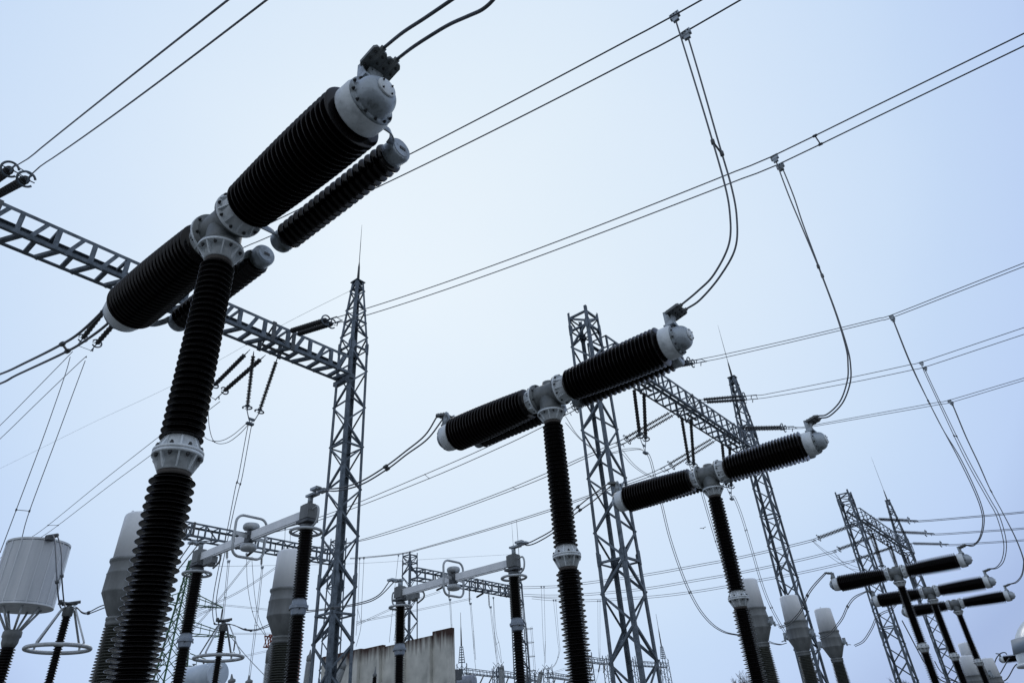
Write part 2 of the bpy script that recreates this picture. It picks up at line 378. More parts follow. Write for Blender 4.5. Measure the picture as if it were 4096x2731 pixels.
def make_breaker(label, loc):
    R = thing('circuit_breaker', label, 'circuit breaker', loc, 'live tank circuit breakers')
    c = V((0, 0, ZT))
    # hub
    b = MB(); b.lathe([(-.25, .225), (-.2, .21), (0, .205), (.2, .21), (.25, .225)], c, (0, 1, 0), 40)
    b.lathe([(-.33, .2), (-.28, .19), (-.1, .19)], c, (0, 0, 1), 36); b.lathe([(.1, .11), (.235, .11), (.24, .095)], c, (0, 0, 1), 28)
    for s in (-1, 1): b.lathe([(0, .268), (.03, .268)], c+V((0, .22*s, 0)), (0, s, 0), 40)
    b.lathe([(0, .235), (.03, .235)], c+V((0, 0, -.33)), (0, 0, -1), 40)
    hb = b.build('hub_housing', 'hub', R)
    for s in (-1, 1): bolts(hb, c+V((0, .22*s, 0)), (0, -s, 0), .238, 8, .39, .8)
    for s in (-1, 1):
        flange(R, c+V((0, .252*s, 0)), (0, s, 0), .275, .212, .17, 10)
        b = MB(); b.lathe([(0, .2), (.05, .2)], c+V((0, .40*s, 0)), (0, s, 0), 40); b.build('cement_joint', 'grout', R)
        pr = []; n = 25; h0, h1 = .45, 2.28; p = (h1-h0)/n
        pr = [(h0, .195)]
        for i in range(n):
            t = (i+.5)/n; Ro = .280+.052*sin(min(1, t*1.15)*pi/2); z = h0+i*p; cr_ = Ro-.105
            pr += [(z+p*.12, cr_), (z+p*.34, Ro-.06), (z+p*.47, Ro-.018), (z+p*.57, Ro-.002), (z+p*.63, Ro), (z+p*.68, Ro-.006), (z+p*.71, Ro-.04), (z+p*.93, cr_)]
        pr += [(h1, .21)]
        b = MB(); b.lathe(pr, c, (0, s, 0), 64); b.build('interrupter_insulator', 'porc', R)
        b = MB(); b.lathe([(2.27, .2), (2.30, .23), (2.33, .235)], c, (0, s, 0), 40); b.build('cement_joint', 'grout', R)
        end_cap(R, c+V((0, 2.31*s, 0)), s, .20 if s < 0 else .12)
        # grading capacitor beside the chamber
        g = V((.60, 0, .02)) + c; pr = [(.32, .10)]; n = 19; h0, h1 = .30, 2.13; p = (h1-h0)/n
        for i in range(n):
            z = h0+i*p; pr += [(z+p*.1, .094), (z+p*.36, .145), (z+p*.48, .162), (z+p*.6, .167), (z+p*.70, .164), (z+p*.78, .150), (z+p*.93, .094)]
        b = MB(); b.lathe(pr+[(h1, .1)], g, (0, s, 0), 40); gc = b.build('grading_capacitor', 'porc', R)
        for h, q in ((h1, 1), (h0, -1)):
            b = MB(); b.lathe([(0, .115), (.01, .135), (.12, .138), (.15, .13), (.165, .118)], g+V((0, s*h, 0)), (0, s*q, 0), 36)
            b.lathe([(.166, .1), (.172, .1), (.172, .098)], g+V((0, s*h, 0)), (0, s*q, 0), 36); e_ = b.build('capacitor_cap', 'dome', R)
            b = MB(); yy = s*(h+q*.176); b.box(g+V((.01, yy, 0)), .07, .008, .03); b.build('name_plate', 'plate', e_)
        for h, zo, hh in ((2.42, -.02, 2.24), (.34, -.02, .24)):
            pts = [c+V((.2, s*h, -.06)), c+V((.34, s*h, -.05)), c+V((.44, s*(h+hh)/2, -.01)), g+V((-.12, s*hh, 0))]
            b = MB()
            q = smooth(pts, 5)
            for i in range(len(q)-1): b.bar(q[i], q[i+1]+(q[i+1]-q[i])*.15, .075, .016, (0, s, .15))
            bk = b.build('capacitor_bracket', 'dome', R)
            o = child('bolt', bolt_me, bk, pts[0]+V((.03, .01*s, .0)), V((0, s, 0)).to_track_quat('Z', 'Y').to_euler()); o.scale = (1.1,)*3
    R['tn'] = tuple(terminal(R, (0, -2.46, ZT+.255), -1)); R['tp'] = tuple(terminal(R, (0, 2.44, ZT+.255), 1)); 
    # support column
    flange(R, (0, 0, ZT-.362), (0, 0, -1), .245, .155, .17, 8)
    b = MB(); b.lathe([(0, .14), (.06, .14)], (0, 0, ZT-.58), (0, 0, 1), 36); b.build('cement_joint', 'grout', R)
    def col(z0, z1, n, Ra, Rb, alt):
        pr = []; p = (z1-z0)/n; core = .108
        pr = [(z0, core)]
        for i in range(n):
            Rr = (Ra+(Rb-Ra)*(i/n)) - (alt if i % 2 else 0); z = z0+i*p
            pr += [(z+p*.12, core), (z+p*.26, Rr-.034), (z+p*.24, Rr-.008), (z+p*.32, Rr), (z+p*.42, Rr-.002), (z+p*.56, Rr-.026), (z+p*.92, core+.004)]
        pr += [(z1, core)]
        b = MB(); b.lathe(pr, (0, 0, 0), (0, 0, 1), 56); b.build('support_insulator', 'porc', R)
    col(4.33, 6.43, 58, .194, .176, .034); col(2.05, 3.98, 50, .204, .196, .032)
    flange(R, (0, 0, 4.185), (0, 0, 1), .222, .155, .15, 8); flange(R, (0, 0, 4.18), (0, 0, -1), .222, .15, .17, 8)
    b = MB(); b.lathe([(0, .14), (.06, .14)], (0, 0, 3.965), (0, 0, 1), 36); b.build('cement_joint', 'grout', R)
    b = MB(); b.lathe([(1.8, .28), (1.84, .28), (1.84, .2), (2.08, .16)], (0, 0, 0), (0, 0, 1), 32); b.box((0, 0, 1.68), .8, .8, .22); b.build('base_plate', 'paintd', R)
    b = MB(); b.box((0, -.62, 1.35), .6, .42, .9); b.build('mechanism_cabinet', 'paintd', R)
    for sx in (-1, 1):
        for sy in (-1, 1): b = MB(); b.ang((sx*.5, sy*.5, -.3), (sx*.36, sy*.36, 1.57), (-sx, 0, 0), (0, -sy, 0), .1); b.build('frame_leg', 'steel', R)
    return R
BR = [('nearest and largest T-shaped live tank circuit breaker, dark brown porcelain arms filling the upper left', (2.60, 5.98)),
      ('second T-shaped circuit breaker along the front row, in front of the stub-topped tower', (8.76, 5.95)),
      ('third T-shaped circuit breaker of the front row, just left of the white domed transformers', (14.92, 5.80)),
      ('first and highest T-shaped breaker of the far right row of three', (32.25, 5.67)),
      ('middle T-shaped breaker of the far right row of three', (38.9, 5.72)),
      ('last and lowest T-shaped breaker of the far right row of three', (44.7, 5.60))]
B1 = make_breaker(BR[0][0], (*BR[0][1], 0)); BK = [B1]
for lab, (x, y) in BR[1:]: BK.append(dup(B1, (x, y, 0), lab))
TN = V(B1['tn']); TP = V(B1['tp'])
for o in BK: del o['tn'], o['tp']
B7 = dup(B1, (77, 5.35, -1.0), 'most distant breaker, only its end cap showing beside the white helmet', 1.0)

# ------------------------------------------------------------------ disconnectors
def make_disc(label, loc, half, zt):
    R = thing('disconnector', label, 'disconnector', loc, 'centre break disconnectors')
    for s in (-1, 1):
        y = half*s
        for z0, z1, n in ((4.75, zt-.35, 26), (2.75, 4.45, 26)):
            b = MB(); b.lathe(sheds(z0, z1, n, .165, .155, .098, .0, tip=.02, droop=.4), (0, y, 0), (0, 0, 1), 36); b.build('post_insulator', 'porc', R)
        b = MB(); b.lathe([(4.43, .12), (4.45, .15), (4.56, .165), (4.57, .2), (4.63, .2), (4.64, .17), (4.76, .14), (4.78, .11)], (0, y, 0), (0, 0, 1), 8, False); j = b.build('joint_flange', 'bluepaint', R)
        bolts(j, (0, y, 4.56), (0, 0, -1), .185, 4, .5, .8)
        b = MB(); b.lathe([(zt-.36, .11), (zt-.35, .15), (zt-.27, .15)], (0, y, 0), (0, 0, 1), 24); b.box((0, y, zt-.2), .3, .42, .06); b.build('post_head', 'steeldk', R)
        b = MB(); b.ring((0, y, zt-.42), (0, 0, 1), .34, .034, n=40, seg=10)
        for a in (0, 2.1, 4.2): b.bar((.12*cos(a), y+.12*sin(a), zt-.33), (.33*cos(a), y+.33*sin(a), zt-.42), .05, .012)
        b.build('corona_ring', 'tube', R)
        b = MB(); b.bar((0, y-.12*s, zt), (0, .10*s, zt+.02), .10, .19); b.bar((0, y-.3*s, zt-.115), (0, .16*s, zt-.095), .07, .03); b.build('swing_arm', 'white', R)
        b = MB(); b.box((0, y+.02*s, zt+.02), .26, .3, .32); b.box((0, y+.02*s, zt+.19), .2, .24, .03); b.build('arm_housing', 'paintd', R)
        b = MB(); b.cyl((0, y+.05*s, zt+.16), (0, y+.05*s, zt+.42), .06, 14); b.box((0, y+.12*s, zt+.40), .16, .34, .05)
        for dx in (-.1, .1): b.obox((dx, y+.36*s, zt+.46), V((.07, 0, 0)), V((0, .12, 0)), V((0, 0, .03)))
        b.build('terminal_clamp', 'dome', R)
        b = MB(); b.tube(smooth([(0, y+.15*s, zt+.05), (0, y+.34*s, zt+.08), (0, y+.40*s, zt-.05), (0, y+.36*s, zt-.25), (0, y+.2*s, zt-.36)], 6), .025, 8); b.build('horn_tube', 'tube', R)
        if s > 0:
            b = MB(); b.box((.02, y-.55, zt-.2), .16, .42, .16); b.lathe([(0, .1), (.12, .1)], (.02, y-.62, zt-.34), (0, 0, 1), 16)
            b.tube(smooth([(.02, y-.5, zt-.1), (.02, y-.95, zt-.12), (.02, y-1.02, zt-.3), (.02, y-.75, zt-.42)], 6), .026, 8); b.build('earthing_contact', 'paintd', R)
        b = MB(); b.lathe([(2.5, .22), (2.56, .22), (2.56, .14), (2.76, .13)], (0, y, 0), (0, 0, 1), 16); b.build('post_foot', 'paintd', R)
        b = MB(); b.cyl((0, y, 0), (0, y, 2.4), .14, 16); b.build('pedestal', 'steel', R)
    for zz in (.2, -.2):
        b = MB(); b.lathe([(-.085, .0), (-.085, .12), (-.07, .17), (-.03, .197), (.03, .197), (.07, .17), (.085, .12), (.085, 0)], (0, 0, zt+zz*1.25), (0, 0, 1), 32); b.build('corona_disc', 'tube', R)
    b = MB(); b.box((0, 0, zt), .15, .24, .26); b.cyl((0, 0, zt-.2), (0, 0, zt+.2), .06, 12); b.build('contact_block', 'steeldk', R)
    b = MB(); w, h, q = .42, .50, .2; pts = []
    for cx, cz, a0 in ((w-q, h-q, 0), (-w+q, h-q, 90), (-w+q, -h+q, 180), (w-q, -h+q, 270)):
        for k in range(7): a = radians(a0+15*k); pts.append((cx+q*cos(a), 0, zt+cz+q*sin(a)))
    b.tube(pts, .032, 10, True); b.bar((-w, 0, zt+.05), (-.06, 0, zt), .09, .014, (0, 1, 0)); b.bar((.06, 0, zt), (w, 0, zt-.03), .09, .014, (0, 1, 0)); b.build('corona_loop', 'tube', R)
    b = MB(); b.box((0, 0, 2.46), .26, half*2+.8, .16); b.build('base_beam', 'steel', R)
    return R
D1 = make_disc('nearer horizontal break disconnector at lower left, its loop crossing the back gantry beam', (8.76, 15.25, 0), 2.34, 6.62)
D2 = make_disc('farther disconnector above the concrete wall, between the two tall lattice towers', (14.9, 14.25, 0), 2.3, 6.22)

# ------------------------------------------------------------------ current transformers
def make_ct(label, loc):
    R = thing('current_transformer', label, 'current transformer', loc, 'tall top-core current transformers')
    b = MB(); b.lathe([(6.66, .515), (7.82, .47), (7.87, .455), (7.90, .42), (7.90, 0)], (0, 0, 0), (0, 0, 1), 48)
    for a in (.6, 3.2): b.cyl((.33*cos(a), .33*sin(a), 7.88), (.33*cos(a), .33*sin(a), 7.97), .03, 6)
    b.build('expansion_dome', 'white', R)
    b = MB(); b.lathe([(5.2, .30), (5.23, .30), (5.26, .34), (5.62, .50), (5.78, .575), (5.8, .585), (5.83, .58), (6.25, .565), (6.27, .575), (6.30, .56), (6.52, .53), (6.56, .55), (6.60, .575), (6.65, .575), (6.66, .50)], (0, 0, 0), (0, 0, 1), 48); b.build('core_housing', 'paintd', R)
    b = MB(); b.lathe([(4.98, .28), (5.0, .33), (5.05, .335), (5.13, .33), (5.14, .345), (5.2, .345), (5.21, .3)], (0, 0, 0), (0, 0, 1), 40); fl = b.build('neck_flange', 'paintd', R)
    bolts(fl, (0, 0, 5.14), (0, 0, -1), .30, 12, 0, 1.1)
    b = MB(); b.lathe(sheds(2.6, 4.99, 34, .44, .345, .275, 0, tip=.03, droop=.6), (0, 0, 0), (0, 0, 1), 44); b.build('support_insulator', 'porcg', R)
    for s in (-1, 1):
        b = MB(); b.cyl((0, .5*s, 5.95), (0, .66*s, 5.95), .13, 20); b.box((0, .7*s, 6.03), .06, .18, .34); b.box((.05, .78*s, 5.88), .14, .06, .2); b.bar((.05, .75*s, 5.86), (.05, .98*s, 5.80), .1, .03)
        b.build('primary_terminal', 'dome', R)
    b = MB(); b.box((0, 0, 2.3), .9, .9, .6); b.build('terminal_box', 'paintd', R)
    b = MB()
    for sx in (-1, 1):
        for sy in (-1, 1): b.ang((sx*.4, sy*.4, -.4), (sx*.4, sy*.4, 2.0), (-sx, 0, 0), (0, -sy, 0), .1)
    b.build('stand', 'steel', R)
    return R
CTX = [('white domed current transformer standing just in front of the second tank, beside the lower left porcelain column', (8.76, 21.85), 1.12, 0),]
CT3 = make_ct('white domed current transformer half hidden behind the third breaker column', (32.2, 11.95, 0))
CT = [CT3]
for lab, x, y, z, s in (('white domed current transformer, middle of the three beside the tall right tower', 38.4, 12.2, 0, 1),
                     ('white domed current transformer, rightmost of the three, cable looping to the right', 44.7, 12.45, 0, 1),
                     ('tall current transformer with pale dome behind the nearest breaker column', 8.85, 21.85, -.02, 1.12),
                     ('tall current transformer with pale dome behind the right post of the nearer disconnector', 14.9, 22.75, 0, 1.12),
                     ('far current transformer between the right breaker columns, first of three at lower right', 62, 8.4, -2.25, 1),
                     ('far current transformer, middle of three at lower right, pale wide dome', 64, 8.35, -2.45, 1.15),
                     ('far current transformer, last of three at lower right beside the looping cables', 72, 8.4, -2.75, 1.1)):
    CT.append(dup(CT3, (x, y, z), lab, s))

# ------------------------------------------------------------------ post insulators with wide rings, line trap
def make_post(label, loc, zt):
    R = thing('voltage_transformer', label, 'voltage transformer', loc, 'post insulators with wide grading rings')
    b = MB(); b.lathe(sheds(2.4, zt-.3, 52, .15, .13, .088, 0, tip=.015, droop=.5), (0, 0, 0), (0, 0, 1), 32); b.build('post_insulator', 'porc', R)
    b = MB(); b.lathe([(zt-.33, .1), (zt-.3, .15), (zt-.08, .16), (zt-.05, .17), (zt-.04, .1), (zt+.06, .05)], (0, 0, 0), (0, 0, 1), 24); b.build('head_flange', 'paintd', R)
    b = MB(); b.ring((0, 0, zt-1.28), (0, 0, 1), .90, .062, n=56, seg=12)
    b.build('grading_ring', 'tube', R)
    for a in (.5, 2.07, 3.64, 5.21):
        b = MB(); p = [(.15*cos(a), .15*sin(a), zt-.08), (.26*cos(a), .26*sin(a), zt-.1), (.89*cos(a), .89*sin(a), zt-1.16), (.89*cos(a), .89*sin(a), zt-1.26)]
        for i in range(3): b.bar(p[i], p[i+1], .075, .016, (cos(a), sin(a), .3))
        b.build('ring_strut', 'tube', R)
    b = MB(); b.box((-.05, 0, zt+.08), .5, .2, .05); b.cyl((-.2, .1, zt+.05), (.25, -.15, zt+.14), .05, 10); b.cyl((-.3, -.02, zt+.02), (-.3, -.02, zt+.16), .06, 10); b.build('terminal_clamp', 'steeldk', R)
    b = MB(); b.box((0, 0, 1.9), .7, .7, .9); b.cyl((0, 0, 0), (0, 0, 1.5), .16, 16); b.build('base_tank', 'paintd', R)
    return R
R1 = make_post('slim dark insulator wearing a wide grey ring, beside the slatted drum at far left', (8.76, 25.8, 0), 6.78)
R2 = make_post('slim dark insulator wearing a wide grey ring, in front of the pale round tank', (14.9, 27.0, 0), 6.95)
tp = onX(157, 2180, 8.0); tx, ty, tz = tp
LT = thing('line_trap', 'large pale slatted drum on splayed struts at the far left edge', 'line trap', (tx, ty, 0))
lz0, lz1 = tz-2.1, tz; LT.scale = (.93, .93, 1)
b = MB(); b.lathe([(lz0+.03, 1.0), (lz1-.03, 1.0)], (tx, ty, 0), (0, 0, 1), 64); b.build('core_winding', 'paint', LT, (tx, ty, 0))
b = MB(); n = 72
for i in range(n):
    z = lz0+.06+(lz1-lz0-.12)*(i+.5)/n; b.lathe([(-.010, 1.0), (-.010, 1.022), (.007, 1.022), (.007, 1.0)], (tx, ty, z), (0, 0, 1), 64, False)
b.build('louvre_shell', 'white', LT, (tx, ty, 0))
b = MB()
for k in range(18):
    a = 2*pi*k/18; b.bar((tx+1.04*cos(a), ty+1.04*sin(a), lz0), (tx+1.04*cos(a), ty+1.04*sin(a), lz1), .022, .02, (cos(a), sin(a), 0))
b.build('rib', 'white', LT, (tx, ty, 0))
for z in (lz0, lz1):
    b = MB(); b.lathe([(-.03, 0), (-.03, 1.05), (.03, 1.05), (.03, 0)], (tx, ty, z), (0, 0, 1), 64, False); b.build('end_ring', 'paint', LT, (tx, ty, 0))
for k in range(7):
    a = 2*pi*k/7; b = MB(); b.cyl((tx+.7*cos(a), ty+.7*sin(a), lz0-.02), (tx+.22*cos(a), ty+.22*sin(a), lz0-.72), .04, 8); b.build('support_strut', 'tube', LT, (tx, ty, 0))
b = MB(); b.lathe([(lz0-1.25, .2), (lz0-1.1, .26), (lz0-.97, .26), (lz0-.92, .3), (lz0-.77, .3), (lz0-.72, .26)], (tx, ty, 0), (0, 0, 1), 32); b.build('head_flange', 'paintd', LT, (tx, ty, 0))
b = MB(); b.lathe(sheds(1.6, lz0-1.25, 48, .27, .25, .17, 0, tip=.02, droop=.5), (tx, ty, 0), (0, 0, 1), 36); b.build('post_insulator', 'porc', LT, (tx, ty, 0))
b = MB(); b.cyl((tx, ty, 0), (tx, ty, 1.6), .25, 16); b.build('pedestal', 'steel', LT, (tx, ty, 0))
tq = onX(203, 2150, 7.95); b = MB(); b.box(tq, .26, .3, .14); b.cyl(tq+V((-.1, .1, .05)), tq+V((.15, -.25, .08)), .07, 10); b.cyl((tq.x, tq.y, lz1), tq, .05, 8); b.build('terminal_clamp', 'steeldk', LT, (tx, ty, 0))

# ------------------------------------------------------------------ insulator strings
SG = 'insulator strings on the gantries'
def istring(label, pairs, hang=False, n=26, R=.115, cring=.2, yoke=None, link=.45, seg=16, alt=.02, fat=None):
    """pairs = [(top, live end)] ; builds one double string"""
    o = pairs[0][0]; T = thing('insulator_string', label, 'insulator string', o, SG)
    for p, q in pairs:
        p = V(p); q = V(q); a = (q-p).normalized(); Lh = (q-p).length; s0 = link; s1 = Lh-.12
        pr = [(s0, .03)]; pt = (s1-s0)/n
        for i in range(n):
            z = s0+i*pt; Rr = R-(alt if i % 2 else 0)
            pr += [(z+pt*.22, .034), (z+pt*.36, Rr*.7), (z+pt*.45, Rr), (z+pt*.56, Rr), (z+pt*.63, Rr*.5), (z+pt*.75, .034)]
        b = MB(); b.lathe(pr+[(s1, .03)], p, a, seg); b.build('shed_stack', 'rubber', T, o)
        b = MB(); b.cyl(p, p+a*(s0*.45), .018, 6); b.cyl(p+a*(s0*.4), p+a*s0, .028, 6); b.cyl(p+a*s1, q, .035, 8); b.build('link_fitting', 'steel', T, o)
        if cring: b = MB(); x, y, aa = frame(a); b.ring(q-a*.12, a, cring, .034, .4, 5.7, 24, 8); b.bar(q-a*.12-x*cring, q-a*.12+x*cring, .03, .02); b.build('arcing_ring', 'steel', T, o)
    if len(pairs) == 2:
        qa, qb = V(pairs[0][1]), V(pairs[1][1])
        if hang:
            y = V(yoke) if yoke else (qa+qb)/2-V((0, 0, .7)); m1 = qa*.75+qb*.25-V((0, 0, .38)); m2 = qa*.25+qb*.75-V((0, 0, .38))
            b = MB(); b.cyl(qa, m1, .022, 6); b.cyl(qb, m2, .022, 6); b.bar(m1, m2, .02, .14); b.cyl(m1, y, .018, 6); b.cyl(m2, y, .018, 6); b.box(y-V((0, 0, .06)), .34, .16, .1); b.build('yoke_plate', 'steel', T, o)
        else:
            a = (qa-V(pairs[0][0])).normalized()
            b = MB()
            for q in (qa, qb): b.cyl(q, q+a*.45, .025, 6); b.tube(smooth([q+a*.3-V((0, 0, .22)), q+a*.36-V((0, 0, .03)), q+a*.45, q+a*.7], 5), .026, 6)
            b.bar(qa+a*.66, qb+a*.66, .03, .02); b.build('dead_end_clamp', 'steel', T, o)
    return T
# gantry 1
yR = 24.85
cA, cB = onX(1310, 1276, 14.0), onX(1348, 1290, 14.6)
dC = []
for dx in (-.25, .25):
    dC.append(((14.25+dx, yR, 19.75), None))
eC = (onX(1315, 1280, 14.0), onX(1340, 1293, 14.5))
TC = istring('pair of black strings pulling right from the near gantry beam past the tall left tower', [((14.7, yR, 19.75), onX(1310, 1278, 14.7)), ((15.1, yR, 19.75), onX(1333, 1292, 15.1))], n=30, R=.13, cring=.22, alt=.015)
istring('pair of black strings behind the nearest breaker, pulling toward the viewer', [((8.56, yR, 19.75), (8.56, 21.1, 18.6)), ((8.96, yR, 19.75), (8.96, 21.1, 18.6))], n=30, R=.13, cring=.22, alt=.015)
istring('pair of dark strings at the left edge ending in curled rings', [((1.97, yR, 19.9), onX(43, 675, 1.97)), ((2.36, yR, 19.9), onX(108, 715, 2.36))], n=30, R=.13, cring=.22, alt=.015)
istring('V of hanging strings below the near beam beside the left tower', [(onZ(1015, 1405, 18.92), onY(988, 1640, 26.35)), (onZ(1110, 1430, 18.92), onY(1034, 1655, 26.35))], True, 30, .105, .2, onY(1000, 1690, 26.35), .25)
yC = onY(1000, 1690, 26.35)
istring('pair of strings slanting down left from the near beam, behind the breaker column', [(onX(1000, 1398, 14.1), onX(853, 1545, 14.0)), (onX(1062, 1420, 14.5), onX(893, 1567, 14.5))], n=28, R=.12, cring=.2, alt=.02)
istring('pair of strings slanting down left below the end cap of the nearest breaker', [((7.75, 26.1, 19.8), onX(328, 1357, 8.3)), ((8.4, 26.1, 19.5), onX(384, 1378, 8.75))], n=30, R=.12, cring=.2, alt=.02)
# gantry 2
E2 = {}
for nm, X, (u, v), (u2, v2) in (('behind the second breaker arm', 32.2, (2762, 1443), (2780, 1452)), ('crossing the rod-topped tower', 38.4, (2982, 1583), (2988, 1598)), ('lowest, ending above the third breaker', 44.7, (3134, 1706), (3148, 1714))):
    E2[X] = (onX(u, v, X-.25), onX(u2, v2, X+.25))
    istring('double string pulling right from the middle gantry beam, '+nm, [((X-.25, 14.5, 20.35), onX(u, v, X-.25)), ((X+.25, 14.5, 20.35), onX(u2, v2, X+.25))], n=30, R=.115, cring=.22)
Y2 = []
for nm, a, bq, c, d in (('under the second breaker arm', (2535, 1548), (2560, 1750), (2575, 1560), (2583, 1762)), ('above the hub of the third breaker', (2724, 1655), (2757, 1858), (2762, 1668), (2776, 1867)), ('over the neck of the third breaker', (2888, 1770), (2905, 1945), (2918, 1778), (2925, 1950))):
    ta, tb = onZ(*a, 19.45), onZ(*c, 19.45); qa = onY(*bq, 15.4); qb = onY(*d, 15.4)
    yk = (qa+qb)/2-V((0, 0, .75)); Y2.append(yk)
    istring('V of strings hanging from the middle gantry beam '+nm, [(ta, qa), (tb, qb)], True, 30, .115, .2, yk, .25)
L2 = []
for nm, X, a, bq in (('behind the second breaker hub', 32.2, (2440, 1540), (2285, 1628)), ('past the stub-topped tower', 38.4, (2672, 1655), (2495, 1755)), ('toward the third breaker hub', 44.7, (2855, 1762), (2672, 1858))):
    qa = onX(*bq, X-.25); qb = onX(bq[0]+14, bq[1]+12, X+.25); L2.append((qa, qb))
    istring('double string slanting down left from the middle gantry beam, '+nm, [((X-.25, 15.9, 20.3), qa), ((X+.25, 15.9, 20.3), qb)], n=30, R=.12, cring=.22, link=.7)
# gantry 3
for nm, X, e1, l1 in (('highest', 79.5, (3640, 2081), (3270, 2152)), ('middle', 87, (3708, 2132), (3352, 2197)), ('lowest', 95, (3768, 2175), (3426, 2236))):
    for s, e in ((-1, e1), (1, l1)):
        q = onX(*e, X); dirn = 'right' if s < 0 else 'left'
        istring(f'{nm} spiky string pulling {dirn} from the far right gantry beam', [((X-.3, 14.2 if s < 0 else 15.8, 20.5), q+V((-.3, 0, 0))), ((X+.3, 14.2 if s < 0 else 15.8, 20.5), q+V((.3, 0, 0)))], n=26, R=.16, cring=.3, seg=10, alt=.0)
    istring(f'spiky V string hanging from the far right gantry beam, {nm} of three', [((X-.9, 15, 19.5), (X-.7, 15, 15.6)), ((X+.7, 15, 19.5), (X-.1, 15, 15.6))], True, 26, .15, .28, None, .25, 10, 0)
for nm, X, (u, v), (u2, v2) in (('left of the round drums', 27, (905, 2205), (908, 2237)), ('inside the disconnector loop', 33, (1048, 2208), (1045, 2262)), ('behind the right post', 39, (1225, 2235), (1222, 2270)),
                       ('left of three above the wall', 59, (1797, 2360), (1796, 2395)), ('middle of three above the wall', 65, (1878, 2370), (1878, 2410)), ('right of three above the wall', 71, (1955, 2380), (1957, 2425))):
    p = onY(u, v, 58); p.z = 19.5; q = onY(u2, v2, 58)
    istring('short dark hanging string on the back gantry, '+nm, [(p, q)], n=14, R=.13, cring=0, seg=8, link=.2)
for nm, a, bq in (('left of the upper drum', (1015, 2200), (985, 2225)), ('over the wall, first', (1775, 2345), (1745, 2360)), ('over the wall, second', (1935, 2370), (1905, 2388))):
    istring('short dark slanting string on the back gantry, '+nm, [(onY(*a, 58), onY(*bq, 60))], n=14, R=.13, cring=0, seg=8, link=.2)

# ------------------------------------------------------------------ conductors
def clampbox(p, d, s=.1):
    pass
def wire(label, lines, r=.016, spacers=(), taps=False, cat='conductor', name='conductor_bundle', seg=6, k=8, grp=None, spr=.035):
    """lines = world polylines of one bundle; spacers = fractions along the first line"""
    T = thing(name, label, cat, lines[0][0], grp or 'overhead conductors'); o = T.location.copy(); sm = []
    for l in lines:
        q = smooth(l, k); sm.append(q); b = MB(); b.tube(q, r, seg); b.build('conductor', 'cable', T, o)
    for f in spacers:
        pa, pb = (s_[int(f*(len(s_)-1))] for s_ in (sm[0], sm[-1]))
        b = MB(); b.bar(pa, pb, .03, .02)
        for p, s_ in ((pa, sm[0]), (pb, sm[-1])):
            i = int(f*(len(s_)-1)); d = (s_[min(i+1, len(s_)-1)]-s_[max(i-1, 0)]).normalized(); b.lathe([(-.06, .02), (-.045, spr), (.045, spr), (.06, .02)], p, d, 8)
        b.build('spacer', 'steeldk', T, o)
    if taps:
        for s_ in sm:
            p = s_[0]; b = MB(); b.box(p+V((0, 0, -.02)), .07, .2, .14); b.box(p+V((0, 0, -.13)), .06, .12, .12); k_ = b.build('tap_clamp', 'dome', T, o)
            if r > .012:
                for dy in (-.06, 0, .06):
                    for sx in (-1, 1): q_ = child('bolt', bolt_me, k_, p-o+V((sx*.035, dy, .0)), V((sx, 0, 0)).to_track_quat('Z', 'Y').to_euler()); q_.scale = (.6,)*3
    return T
def PX(X, *uv): return [onX(u, v, X) for u, v in uv]
def PY(Y, *uv): return [onY(u, v, Y) for u, v in uv]
import numpy as np
def cat_(X, uv, deg, y0=None, y1=None, n=14):
    """conductor in the vertical plane x=X: sag curve fitted through sighted points"""
    P = PX(X, *uv); c = np.polyfit([p.y for p in P], [p.z for p in P], deg)
    y0 = P[0].y if y0 is None else y0; y1 = P[-1].y if y1 is None else y1
    return [V((X, y, float(np.polyval(c, y)))) for y in np.linspace(y0, y1, n)]
def tapwire(X, a, b, deg=2, y1=-20, st=None, dg2=1):
    q = cat_(X, a, deg, n=20); r = cat_(X, b, dg2, y1=y1, n=10); d = q[-1].z-r[0].z
    r = [p+V((0, 0, d)) for p in r]; return ([V(st)] if st is not None else [])+q+r[1:]
# phase lines across the sky
a = [onX(43, 675, 1.97)]+cat_(1.97, ((111, 636), (367, 428), (551, 287), (746, 132), (911, 0)), 2, y1=-12, n=24); c = [onX(108, 715, 2.36)]+cat_(2.36, ((160, 667), (367, 522), (574, 376), (804, 201), (1067, 0)), 2, y1=-12, n=24)
wire('pair of black wires crossing the top left corner from the curled rings', [a, c], .017, (.0,), k=2)
a = tapwire(8.56, ((954, 952), (1646, 613), (2000, 433), (2689, 66)), ((2689, 66), (2806, 0)), st=(8.56, 20.4, 18.4), dg2=1); c = tapwire(8.96, ((975, 990), (1410, 796), (2000, 510), (2729, 135)), ((2729, 135), (2962, 0)), st=(8.96, 20.4, 18.4))
wire('long pair of wires from behind the nearest breaker to the top centre of the sky', [a, c], .018, k=2)
a = tapwire(14.7, ((1358, 1266), (1465, 1234), (1700, 1157), (2048, 1034), (2399, 900), (2700, 783), (3000, 663), (3087, 626)), ((3087, 626), (3313, 519), (3700, 330), (4096, 134)), 3, st=onX(1310, 1278, 14.7))
c = tapwire(15.1, ((1380, 1286), (1470, 1259), (1700, 1186), (2048, 1065), (2488, 900), (2750, 799), (3000, 701), (3112, 660)), ((3112, 660), (3333, 552), (3700, 378), (4096, 185)), 3, st=onX(1333, 1292, 15.1))
wire('long pair of wires sweeping from the left lattice tower to the upper right edge', [a, c], .018, (.71,), k=2)
